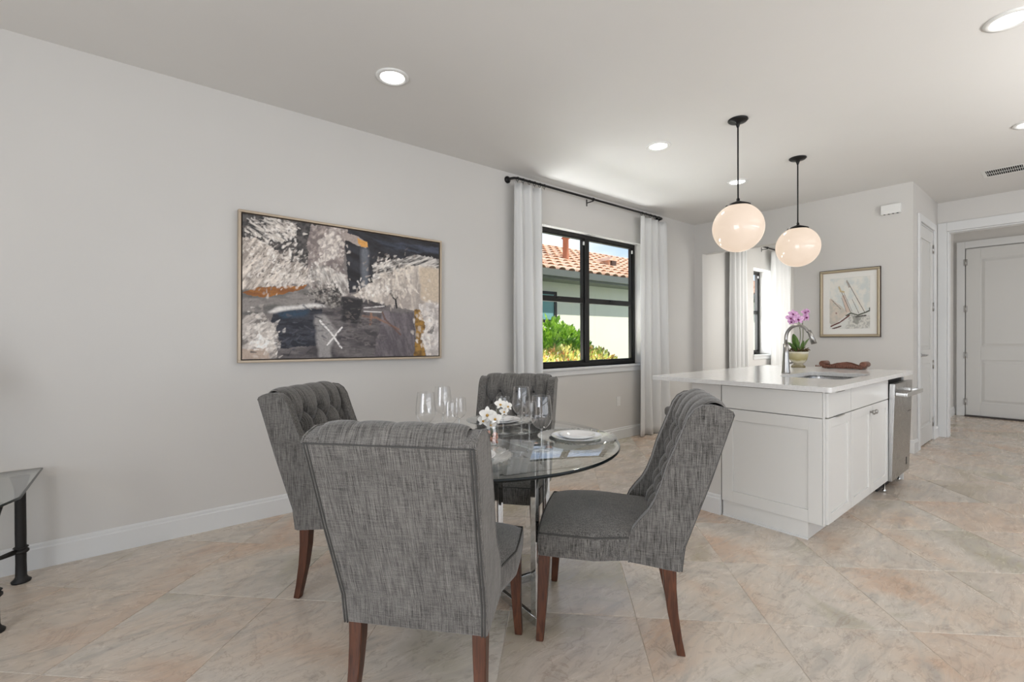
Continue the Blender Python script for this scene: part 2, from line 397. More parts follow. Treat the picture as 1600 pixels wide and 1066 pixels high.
for vis, dist, cx, cy, poly, isfull in cand:
    if vis and cnt < 295:
        loc = [(p[0]-cx, p[1]-cy) for p in poly]; cnt += 1
        if isfull and full:
            o = bpy.data.objects.new('tile', full.data); COL.objects.link(o); o.parent = FLOOR; o.location = (cx, cy, 0)
        else:
            o = tile_mesh(loc).build('tile', STONE, FLOOR, loc=(cx, cy, 0))
            if isfull: full = o
    else:
        t = tile_mesh([(p[0]-cx, p[1]-cy) for p in poly]); hidden.add([(v[0]+cx, v[1]+cy, v[2]) for v in t.v], t.f)
hidden.build('outlying_tiles', STONE, FLOOR)['kind'] = 'stuff'

# baseboards
def baseboard(name, p0, p1, nrm, hgt=.135, t=.016, parent=None):
    """p0->p1 along the wall face; nrm points into the room"""
    p0, p1, nrm = Vector((*p0, 0)), Vector((*p1, 0)), Vector((*nrm, 0))
    prof = [(0, 0), (t, 0), (t, hgt-.028), (t*.62, hgt-.022), (t*.62, hgt-.008), (t*.25, hgt), (0, hgt)]
    b = MB(); b.prism(prof, lambda a, z: p0+nrm*a+Vector((0, 0, z)), lambda a, z: p1+nrm*a+Vector((0, 0, z)))
    return struct(b, name, TRIM, parent)
baseboard('baseboard_left', (X0, YA), (1.62, YA), (0, -1))
baseboard('baseboard_left_far', (1.622, YA), (XB, YA), (0, -1))
bb2 = baseboard('baseboard_left_beyond', (XB+.13, YA), (10.6, YA), (0, -1))
baseboard('baseboard_back', (XB, OY0), (XB, 1.12-.016), (-1, 0))
baseboard('baseboard_closet', (XB, 1.12), (D1[0]-.08, 1.12), (0, -1))
baseboard('baseboard_closet_right', (D1[1]+.085, 1.12), (XC, 1.12), (0, -1))
baseboard('baseboard_entry', (XC+.13, 1.27), (9.94, 1.27), (0, -1))
# the seam in the left baseboard seen near the lamp table is the joint between two runs
# ------------------------------------------------------------------ windows
def window(n, w, single=False, label=None, yf=3.635):
    x0, x1, z0, z1 = w; y0, y1 = yf, yf+.07; f = .042
    b = MB(); b.box((x0, y0, z0), (x0+f, y1, z1)); b.box((x1-f, y0, z0), (x1, y1, z1)); b.box((x0+f, y0, z1-f), (x1-f, y1, z1)); b.box((x0+f, y0, z0), (x1-f, y1, z0+f))
    root = struct(b, 'window_%d' % n, BRONZE, bevel=.003, label=label)
    zr = z0+(z1-z0)*.5
    halves = [(x0+f, x1-f)] if single else [(x0+f, (x0+x1)/2-.035), ((x0+x1)/2+.035, x1-f)]
    if not single: MB().box(((x0+x1)/2-.035, y0-.008, z0+f), ((x0+x1)/2+.035, y1, z1-f)).build('mullion', BRONZE, root, bevel=.004)
    for a, c in halves:
        s = MB(); s.box((a, y0+.01, zr-.03), (c, y1-.005, zr+.03)); s.box((a, y0+.012, z0+f), (a+.018, y1-.012, z1-f)); s.box((c-.018, y0+.012, z0+f), (c, y1-.012, z1-f))
        s.box((a+.018, y0+.012, z1-f-.012), (c-.018, y1-.012, z1-f)); s.box((a+.018, y0+.012, z0+f), (c-.018, y1-.012, z0+f+.022)); s.build('sash', BRONZE, root, bevel=.002)
        for q0, q1 in ((z0+f+.022, zr-.03), (zr+.03, z1-f-.012)):
            p = MB(); p.add([(a+.018, y0+.04, q0), (c-.018, y0+.04, q0), (c-.018, y0+.04, q1), (a+.018, y0+.04, q1)], [(0, 1, 2, 3)]); p.build('pane', PANE, root)
        MB().box(((a+c)/2-.03, y0-.004, zr+.005), ((a+c)/2+.03, y0+.01, zr+.022)).build('sash_lock', BRONZE, root, bevel=.003)
        MB().box((c-.022, y0-.006, z1-f-.075), (c-.006, y0+.008, z1-f-.035)).build('balance_clip', WHITEPL, root, bevel=.002)
    return root
win = window(1, W1, label='dark framed window with four panes between white curtains')
win2 = window(2, W2, True, label='narrow dark framed window seen edge on through the opening', yf=3.735)
for w, wr in ((W1, win), (W2, win2)):
    b = MB(); b.box((w[0]-.03, YA-.028, w[2]-.028), (w[1]+.012, 3.64 if w is W1 else 3.74, w[2])); b.box((w[0]-.02, YA-.014, w[2]-.085), (w[1]+.004, YA, w[2]-.028)); b.build('window_sill', TRIM, wr, bevel=.004)

# ------------------------------------------------------------------ doors and casings
def panel_door(w, h, t, panels, m=DOORP):
    """slab in local x(0..w), y thickness, z; recessed panels with a raised field, front faces -y"""
    b = MB(); b.box((0, 0, 0), (w, t, h))
    root = b.build('slab', m, bevel=.002)
    return root
def door_face(mb, w, h, panels):
    """stiles and rails proud of the slab by 8 mm, and raised fields"""
    xs0 = min(p[0] for p in panels); xs1 = max(p[1] for p in panels)
    y0, y1 = -.009, .001
    mb.box((0, y0, 0), (xs0, y1, h)); mb.box((xs1, y0, 0), (w, y1, h))
    zs = sorted([(p[2], p[3]) for p in panels]); z = 0
    for a, c in zs: mb.box((xs0, y0, z), (xs1, y1, a)); z = c
    mb.box((xs0, y0, z), (xs1, y1, h))
    return mb
def place(objs, M):
    for o in objs: o.matrix_local = M @ o.matrix_local
def make_door(n, org, rz, w, h, panels, hinge_side, label, handle=True, flip=False):
    M = Matrix.Translation(org) @ Matrix.Rotation(rz, 4, 'Z')
    root = MB().box((0, 0, 0), (w, .036, h)).build('door_%d' % n, DOORP, bevel=.002); root.matrix_world = M; root['kind'] = 'structure'; root['label'] = label
    f = MB(); door_face(f, w, h, panels); f.build('door_frame_face', DOORP, root, bevel=.004)
    for p in panels:
        x0, x1, z0, z1 = p; q = MB(); e = .03
        vs = [(x0+e*.5, 0, z0+e*.5), (x1-e*.5, 0, z0+e*.5), (x1-e*.5, 0, z1-e*.5), (x0+e*.5, 0, z1-e*.5), (x0+e+.015, -.007, z0+e+.015), (x1-e-.015, -.007, z0+e+.015), (x1-e-.015, -.007, z1-e-.015), (x0+e+.015, -.007, z1-e-.015)]
        q.add(vs, [(4, 5, 6, 7), (0, 1, 5, 4), (1, 2, 6, 5), (2, 3, 7, 6), (3, 0, 4, 7)]); q.build('door_panel', DOORP, root)
    hx = w+.004 if hinge_side > 0 else -.004
    for z in (.2, .2+(h-.4)/3, .2+(h-.4)*2/3, h-.2):
        q = MB(); q.lathe([(.007, -.05), (.007, .05)], 10, (hx, -.012, z)); q.box((hx-.022, -.011, z-.048), (hx+.022, -.0085, z+.048)); q.build('hinge', NICKEL, root)
    if handle:
        lx = .065 if hinge_side > 0 else w-.065; s = 1 if hinge_side > 0 else -1
        q = MB(); MR = Matrix.Translation((lx, -.009, 1.0)) @ Matrix.Rotation(PI/2, 4, 'X'); q.lathe([(.026, 0), (.026, .008), (.012, .014), (.010, .045)], 18, M=MR)
        q.tube([(lx, -.05, 1.0), (lx+s*.03, -.056, 1.0), (lx+s*.11, -.054, 1.0)], .008, 8); q.build('door_handle', NICKEL, root)
    return root
dw = D1[1]-D1[0]-.03
make_door(1, (D1[0]+.015, 1.130, .012), 0, dw, D1[2]-.03, [(.11, dw-.11, .20, .90), (.11, dw-.11, 1.06, D1[2]-.17)], 1, 'narrow white closet door with lever handle at the alcove')
make_door(3, (9.90, 1.13, .02), -PI/2, .93, 2.52, [(.16, .77, .20, .84), (.16, .77, 1.04, 2.36)], -1, 'wide white two panel entry door at the end of the hall', handle=True)
# fix: door 3 faces -x
def casing(n, pts, t, wdt, label=None):
    pass
b = MB()
for x in (D1[0]-.075, D1[1]): b.box((x, 1.100, 0), (x+.075, 1.12, D1[2]+.075))
b.box((D1[0], 1.100, D1[2]), (D1[1], 1.12, D1[2]+.075)); b.box((D1[0], 1.12, 0), (D1[0]+.014, 1.25, D1[2])); b.box((D1[1]-.014, 1.12, 0), (D1[1], 1.25, D1[2])); b.box((D1[0], 1.12, D1[2]-.014), (D1[1], 1.25, D1[2]))
struct(b, 'trim_1', TRIM, bevel=.004, label='white casing round the narrow closet door')
b = MB(); b.box((XC-.02, OP[0], 0), (XC, 1.118, OP[2]+.105)); b.box((XC-.02, OP[1]-.09, 0), (XC, OP[1], OP[2]+.105)); b.box((XC-.02, OP[1], OP[2]), (XC, OP[0], OP[2]+.105))
b.box((XC, OP[0]-.016, 0), (XC+.13, OP[0], OP[2])); b.box((XC, OP[1], OP[2]-.016), (XC+.13, OP[0]-.016, OP[2]))
struct(b, 'trim_2', TRIM, bevel=.004, label='white casing of the wide opening to the entry hall')
b = MB(); b.box((9.895, 1.14, 0), (9.94, 1.235, 2.66)); b.box((9.895, .19, 2.555), (9.94, 1.14, 2.66)); b.box((9.895, .09, 0), (9.94, .19, 2.66))
struct(b, 'trim_3', TRIM, bevel=.004, label='white casing round the entry door')
b = MB(); b.box((9.83, .2, 0), (9.935, 1.135, .018)); struct(b, 'trim_4', mat('dark_threshold', srgb(45, 35, 30), .5), label='dark threshold under the entry door')

# ------------------------------------------------------------------ exterior through the window
b = MB(); b.box((-25, YT+.02, -.35), (45, 40, -.25)); struct(b, 'ground', mat('lawn', srgb(110, 130, 70), .95))
HY = 7.25; HE = 2.36      # neighbour's wall face, eaves height
stucco = paint('cream_stucco', srgb(232, 230, 212), .85, .3, 60)
house = empty('neighbour_house', (8, HY, -.25), 0, 'cream neighbouring house with clay tile roof seen through the window', 'house')
def hb(mb, name, m, **kw):
    o = mb.build(name, m, **kw); o.parent = house; o.location = -Vector((8, HY, -.25)); return o
b = MB(); b.box((-6, HY, -.25), (24, HY+7, HE+.1)); hb(b, 'wall', stucco)
b = MB(); b.box((-6.4, HY-.45, HE+.06), (24.4, HY+.02, HE+.10)); b.box((-6.4, HY-.47, HE+.06), (24.4, HY-.45, HE+.2)); hb(b, 'soffit', mat('grey_fascia', srgb(120, 122, 115), .6))
b = MB(); b.prism([(0, 0), (-.10, .0), (-.13, .13), (-.115, .13), (-.09, .02), (0, .02)], lambda a, z: (-6.4, HY-.47+a, HE+.1+z), lambda a, z: (24.4, HY-.47+a, HE+.1+z)); hb(b, 'gutter', mat('grey_gutter', srgb(105, 108, 102), .45))
SL = math.radians(22)
def roofp(x, s, up=0): return Vector((x, HY-.52+s*math.cos(SL)-up*math.sin(SL), HE+.2+s*math.sin(SL)+up*math.cos(SL)))
b = MB(); b.add([roofp(-6.5, 0), roofp(24.5, 0), roofp(24.5, 3.5), roofp(-6.5, 3.5), roofp(-6.5, 0, -.08), roofp(24.5, 0, -.08), roofp(24.5, 3.5, -.08), roofp(-6.5, 3.5, -.08)],
    [(0, 1, 2, 3), (7, 6, 5, 4), (0, 4, 5, 1), (1, 5, 6, 2), (2, 6, 7, 3), (3, 7, 4, 0)])
clay = mat('clay_tile', srgb(212, 170, 138), .8); n_ = N(clay); oi = n_.n('ObjectInfo'); nz_ = n_.noise(n_.coord('Object', rand=9.), 6, 4)
n_.l(n_.mix(.5, n_.ramp(oi.outputs['Random'], [(0, srgb(196, 142, 106)), (.35, srgb(222, 178, 146)), (.7, srgb(232, 200, 172)), (1, srgb(205, 165, 138))]), n_.ramp(nz_, [(.3, srgb(190, 140, 108)), (.7, srgb(238, 212, 188))])), n_.b.inputs['Base Color'])
hb(b, 'roof', clay)
TWX, TL = .36, .36
def barrel():
    c = MB(); seg = 8
    for r, fl in ((.088, 0), (.073, 1)):
        pass
    vs = []; fs = []
    for k, (y, sc, lift) in enumerate(((-.03, 1.0, .035), (TL, .86, .0))):
        for i in range(seg+1):
            a = PI*i/seg; vs.append((-.125*sc*math.cos(a), y, lift+.085*sc*math.sin(a)))
        for i in range(seg+1):
            a = PI*i/seg; vs.append((-.108*sc*math.cos(a), y, lift+.070*sc*math.sin(a)))
    q = seg+1
    for i in range(seg):
        fs.append((i, i+1, 2*q+i+1, 2*q+i)); fs.append((q+i+1, q+i, 3*q+i, 3*q+i+1)); fs.append((i+1, i, q+i, q+i+1))
    fs.append((0, q, 3*q, 2*q)); fs.append((seg, 2*q+seg, 3*q+seg, q+seg))
    return c.add(vs, fs, True)
roofobj = house.children[-1] if False else [c for c in COL.objects if c.name.startswith('roof')][0]
R3 = Matrix.Rotation(SL, 4, 'X')
bt = barrel(); first = None; rest = MB(); count = 0
for r in range(10):
    for c in range(-20, 82):
        x = 4.0+c*TWX*.78+(.0 if r % 2 == 0 else .0); p = roofp(x, r*TL-.02, .0)
        pj = project(p)
        vis = pj and 838 < pj[0] < 1005
        if vis and count < 298:
            count += 1
            if first is None: o = bt.build('roof_tile', clay); first = o
            else: o = bpy.data.objects.new('roof_tile', first.data); COL.objects.link(o)
            o.parent = roofobj; o.matrix_local = Matrix.Translation(p+Vector((0, 0, .0))) @ R3 @ Matrix.Rotation(random.uniform(-.02, .02), 4, 'Z')
        elif -2 < x < 22:
            M = Matrix.Translation(p) @ R3; rest.add([M @ Vector(v) for v in bt.v], bt.f, True)
rt = rest.build('outlying_roof_tiles', clay, roofobj, fixn=False); rt['kind'] = 'stuff'
# ridge, flue and roof vent
def on_roof(x, s): return roofp(x, s, .05)
CP = on_roof(8.16, 1.25)
b = MB(); b.lathe([(.09, -.1), (.075, .05), (.07, .50), (.11, .53), (.075, .56), (.12, .66), (.12, .69), (.09, .69)], 14, CP); hb(b, 'flue_pipe', mat('rusty_flue', srgb(176, 110, 78), .8))
CP = on_roof(9.9, 1.35)
b = MB(); b.box((CP.x-.16, CP.y-.12, CP.z-.05), (CP.x+.16, CP.y+.3, CP.z+.12)); b.prism([(-.20, .12), (.20, .12), (0, .24)], lambda a, z: (CP.x+a, CP.y-.16, CP.z+z), lambda a, z: (CP.x+a, CP.y+.4, CP.z+z)); hb(b, 'roof_vent', clay)
b = MB(); b.box((CP.x-.09, CP.y-.165, CP.z+.0), (CP.x+.09, CP.y-.12, CP.z+.12)); hb(b, 'vent_opening', mat('dark_opening', srgb(70, 50, 40), .9))
# neighbour's window
nw = MB(); wx1, wz0, wz1 = 7.19, 1.55, 2.21
for a, c in (((wx1-.06, HY-.05, wz0), (wx1, HY+.03, wz1)), ((wx1-1.1, HY-.05, wz1-.06), (wx1, HY+.03, wz1)), ((wx1-1.1, HY-.05, wz0), (wx1, HY+.03, wz0+.06)), ((wx1-1.1, HY-.05, wz0), (wx1-1.04, HY+.03, wz1)), ((wx1-.58, HY-.05, wz0), (wx1-.54, HY+.03, wz1))): nw.box(a, c)
nwo = hb(nw, 'window', BRONZE)
p = MB(); p.box((wx1-1.08, HY-.02, wz0+.02), (wx1-.02, HY-.01, wz1-.02)); p.build('pane', mat('teal_pane', srgb(120, 165, 165), .1), nwo)
# shrubs
def shrub(name, centers, leafmat, nleaf, size, label, stemh, seed, loc):
    rs = random.Random(seed); root = empty(name, loc, 0, label, 'shrub')
    m = MB()
    for k in range(nleaf):
        cx, cy, cz, r = rs.choices(centers, weights=[c[3]**2 for c in centers])[0]
        v = Vector((rs.gauss(0, 1), rs.gauss(0, 1), rs.gauss(0, 1))).normalized(); rr = r*rs.uniform(.72, 1.05)
        p = Vector((cx, cy, cz))+v*rr
        if p.z < .02: continue
        d = (v+Vector((rs.uniform(-.8, .8), rs.uniform(-.8, .8), rs.uniform(.0, 1.0)))).normalized(); s = size*rs.uniform(.7, 1.25)
        u = d.orthogonal().normalized(); u.rotate(Matrix.Rotation(rs.uniform(0, 2*PI), 3, d)); w = d.cross(u)
        m.add([p, p+d*s*.5+u*s*.26+w*s*.05, p+d*s, p+d*s*.5-u*s*.26+w*s*.05, p+d*s*.5-w*s*.04], [(0, 1, 4), (1, 2, 4), (2, 3, 4), (3, 0, 4)])
    f = m.build('foliage', leafmat, root, fixn=False); f['kind'] = 'stuff'
    st = MB()
    for k in range(6):
        a = k*1.05; c = centers[k % len(centers)]; st.tube([(math.cos(a)*.05, math.sin(a)*.05, 0), (c[0]*.5, c[1]*.5, c[2]*.5), (c[0], c[1], c[2])], .014, 6)
    st.build('stem', mat('stem_brown', srgb(90, 70, 50), .9), root); return root
def leafm(name, cols):
    m = mat(name, cols[0], .45); n = N(m); ge = n.n('NewGeometry'); h = n.math('FRACT', n.math('MULTIPLY', ge.outputs['Random Per Island'], 1))
    n.l(n.ramp(h, [(i/(len(cols)-1), c) for i, c in enumerate(cols)]), n.b.inputs['Base Color'])
    tr = n.n('BsdfTranslucent'); n.l(n.ramp(h, [(i/(len(cols)-1), c) for i, c in enumerate(cols)]), tr.inputs[0]); ms = n.n('MixShader'); ms.inputs[0].default_value = .35
    out = m.node_tree.nodes['Material Output']; n.l(n.b.outputs[0], ms.inputs[1]); n.l(tr.outputs[0], ms.inputs[2]); n.l(ms.outputs[0], out.inputs[0]); return m
GREENL = leafm('bright_green_leaf', [srgb(92, 140, 30), srgb(150, 196, 45), srgb(190, 226, 80), srgb(120, 168, 44)])
CROTL = leafm('croton_leaf', [srgb(96, 120, 40), srgb(160, 150, 60), srgb(150, 84, 48), srgb(84, 112, 44), srgb(186, 178, 96), srgb(100, 130, 50)])
shrub('clusia_shrub', [(-.5, 0, .95, .60), (.2, .05, .98, .60), (.62, .1, .80, .50), (-.1, 0, 1.36, .40), (.30, 0, 1.32, .32), (.72, .1, .95, .34), (-1.2, 0, .8, .6), (-1.0, 0, 1.3, .42)], GREENL, 9500, .10, 'tall bright green leafy shrub outside the window', 1, 3, (5.38, 5.50, -.25))
shrub('croton_shrub', [(-.35, 0, .95, .38), (.2, 0, .92, .38), (.5, .05, .84, .32), (-.8, 0, .9, .40)], CROTL, 6500, .075, 'low yellow and red speckled shrub in front of the green one', 1, 5, (4.72, 4.28, -.25))

# ------------------------------------------------------------------ curtains and rods
def curtain(x0, x1, y, ztop, zbot, folds, label, flare=0, seed=1, amp=.035, group=None):
    root = empty('curtain', ((x0+x1)/2, y, zbot), 0, label, 'curtain', group); rs = random.Random(seed)
    ph = rs.uniform(0, 6); nu, nv = 90, 30; L = x1-x0; cx = (x0+x1)/2
    def fn(u, v):
        z = (ztop-zbot)*v; wv = 1+flare*(1-v)**2
        a = amp*(.7+.5*(1-v)); s = math.sin(u*folds*2*PI+ph+.5*math.sin(u*7+ph)); s = math.copysign(abs(s)**.75, s)
        yy = a*s+.008*math.sin(u*folds*5+v*3)
        hem = (1-v)**6*.03*flare
        return (((u-.5)*L*wv)+.014*math.sin(v*5+u*9)*(1-v), yy-hem, z)
    b = MB(); b.grid(nu, nv, fn); o = b.build('cloth', CURT, root, fixn=False); s = o.modifiers.new('solid', 'SOLIDIFY'); s.thickness = .004
    hm = MB(); hm.grid(nu, 2, lambda u, v: (fn(u, .03+.006*v)[0], fn(u, .03)[1]-.004, (ztop-zbot)*(.03+.004*v))); hm.build('hem', CURT, root, fixn=False)
    return root
def rod(x0, x1, y, z, ywall, label, brackets, rings, both=True):
    root = empty('curtain_rod', ((x0+x1)/2, y, z), 0, label, 'curtain rod'); o = Vector(((x0+x1)/2, y, z))
    def P(*p): return Vector(p)-o
    b = MB(); r = .05
    pts = [P(x0, ywall-.005, z), P(x0, y+r, z), P(x0+.015, y+.015, z), P(x0+r, y, z)]
    pts += [P(x1-r, y, z), P(x1-.015, y+.015, z), P(x1, y+r, z), P(x1, ywall-.005, z)]
    b.tube(pts, .012, 10); b.build('rod', BLACK, root)
    for x in (x0, x1):
        M = Matrix.Translation(P(x, ywall-.001, z)) @ Matrix.Rotation(PI/2, 4, 'X'); MB().lathe([(.034, 0), (.034, .012), (.02, .022), (.014, .03)], 18, M=M).build('wall_flange', BLACK, root)
    for x in brackets:
        q = MB(); q.box(P(x-.007, ywall-.004, z-.055), P(x+.007, ywall, z+.02)); q.tube([P(x, ywall-.004, z-.02), P(x, y, z-.018)], .006, 8); q.lathe([(.016, -.012), (.016, .012)], 12, M=Matrix.Translation(P(x, y, z)) @ Matrix.Rotation(PI/2, 4, 'Y')); q.build('bracket', BLACK, root)
    for x in rings:
        pts = [P(x+.004*math.sin(a*3), y+.019*math.cos(a), z-.007+.019*math.sin(a)) for a in [2*PI*k/14 for k in range(14)]]
        q = MB(); q.tube(pts, .0025, 6, closed=True); q.tube([P(x, y, z-.026), P(x, y, z-.045)], .0018, 5); q.build('curtain_ring', BLACK, root)
    return root
RY = 3.45; RZ = 2.755
rod(2.87, 5.39, RY, RZ, YA, 'long black curtain rod above the dark framed window', [4.02], [2.92, 2.99, 3.07, 3.14, 3.21, 3.27, 4.92, 5.00, 5.10, 5.19, 5.28])
curtain(2.87, 3.26, 3.45, RZ-.045, .01, 3.5, 'white curtain panel left of the dark framed window, behind the far chair', .10, 2)
curtain(4.88, 5.47, 3.45, RZ-.045, .01, 3.5, 'white curtain panel right of the dark framed window, trailing on the floor', .12, 5, .04)
rod(7.3, 9.75, RY, RZ, YA, 'black curtain rod in the room beyond the opening', [8.55], [7.4, 7.55, 7.7, 9.05, 9.2, 9.4, 9.6])
curtain(7.25, 7.80, 3.45, RZ-.045, .01, 4, 'white curtain left of the narrow window beyond the opening', .03, 8)
curtain(8.72, 9.60, 3.45, RZ-.045, .01, 4, 'white curtain right of the narrow window beyond the opening', .03, 9)

# ------------------------------------------------------------------ pictures
def fbm(x, y, sc, seed=0, octv=4):
    out = np.zeros_like(x); amp = 1; tot = 0
    rs = np.random.RandomState(seed); T = rs.rand(256, 256)
    for o in range(octv):
        X = x*sc*2**o+o*17.3; Y = y*sc*2**o+o*9.1; xi = np.floor(X).astype(int); yi = np.floor(Y).astype(int); fx = X-xi; fy = Y-yi
        fx = fx*fx*(3-2*fx); fy = fy*fy*(3-2*fy)
        t = lambda a, c: T[a % 256, c % 256]
        v = (t(xi, yi)*(1-fx)+t(xi+1, yi)*fx)*(1-fy)+(t(xi, yi+1)*(1-fx)+t(xi+1, yi+1)*fx)*fy
        out += amp*v; tot += amp; amp *= .55
    return out/tot
def inpoly(x, y, P):
    c = np.zeros(x.shape, bool); n = len(P)
    for i in range(n):
        x1, y1 = P[i]; x2, y2 = P[(i+1) % n]
        if y1 == y2: continue
        k = ((y1 > y) != (y2 > y)) & (x < (x2-x1)*(y-y1)/(y2-y1)+x1); c ^= k
    return c
def segd(x, y, a, c):
    ax, ay = a; bx, by = c; dx, dy = bx-ax, by-ay; t = np.clip(((x-ax)*dx+(y-ay)*dy)/(dx*dx+dy*dy), 0, 1); return np.hypot(x-ax-t*dx, y-ay-t*dy), t
def lin(c): c = np.array(c, float)/255; return np.where(c <= .04045, c/12.92, ((c+.055)/1.055)**2.4)
class Canvas:
    def __init__(s, X, Y, base): s.X, s.Y = X, Y; s.C = np.ones(X.shape+(3,))*lin(base)
    def blend(s, m, col): s.C = s.C*(1-m[..., None])+m[..., None]*(lin(col) if not isinstance(col, np.ndarray) else col)
    def poly(s, P, col, warp=18, sc=.02, seed=1, col2=None, op=1., tex=.05, ang=None, soft=0):
        X, Y = s.X, s.Y
        wx = (fbm(X, Y, sc, seed)-.5)*2*warp+(fbm(X, Y, sc*5, seed+1)-.5)*warp*.9; wy = (fbm(X, Y, sc, seed+7)-.5)*2*warp+(fbm(X, Y, sc*5, seed+5)-.5)*warp*.9
        m = inpoly(X+wx, Y+wy, P).astype(float)*op
        if soft:
            k = soft
            for ax in (0, 1):
                ker = np.ones(k)/k; m = np.apply_along_axis(lambda r: np.convolve(r, ker, 'same'), ax, m)
        if col2 is not None:
            if ang is None: t = fbm(X, Y, tex, seed+3, 5)
            else:
                ca, sa = math.cos(ang), math.sin(ang); t = fbm((X*ca+Y*sa)*.22, (-X*sa+Y*ca), tex, seed+3, 5)
            t = np.clip((t-.36)/.28, 0, 1)[..., None]; c = lin(col)*(1-t)+lin(col2)*t
            s.C = s.C*(1-m[..., None])+m[..., None]*c
        else: s.blend(m, col)
    def stroke(s, pts, w, col, seed=1, op=1., rag=.5):
        X, Y = s.X, s.Y; n = (fbm(X, Y, .09, seed, 4)-.5)*2
        for a, c in zip(pts[:-1], pts[1:]):
            d, t = segd(X, Y, a, c); m = (d < w*(1+rag*n)).astype(float)*op; s.blend(m, col)
def grid_picture(name, w, h, nx, ny, canvasfn, m, parent, y=0.):
    u, v = np.meshgrid(np.linspace(0, 1, nx), np.linspace(0, 1, ny)); C = canvasfn(u, v)
    me = bpy.data.meshes.new(name); vs = np.zeros((ny, nx, 3)); vs[..., 0] = (u-.5)*w; vs[..., 1] = y; vs[..., 2] = (.5-v)*h
    ii = np.arange(ny*nx).reshape(ny, nx); f = np.stack([ii[1:, :-1], ii[1:, 1:], ii[:-1, 1:], ii[:-1, :-1]], -1).reshape(-1, 4)
    me.from_pydata(vs.reshape(-1, 3).tolist(), [], f.tolist()); me.materials.append(m)
    ca = me.color_attributes.new('Col', 'FLOAT_COLOR', 'POINT'); ca.data.foreach_set('color', np.concatenate([np.clip(C, 0, 1), np.ones((ny, nx, 1))], -1).astype(np.float32).ravel())
    me.update(); o = bpy.data.objects.new(name, me); COL.objects.link(o); o.parent = parent; return o

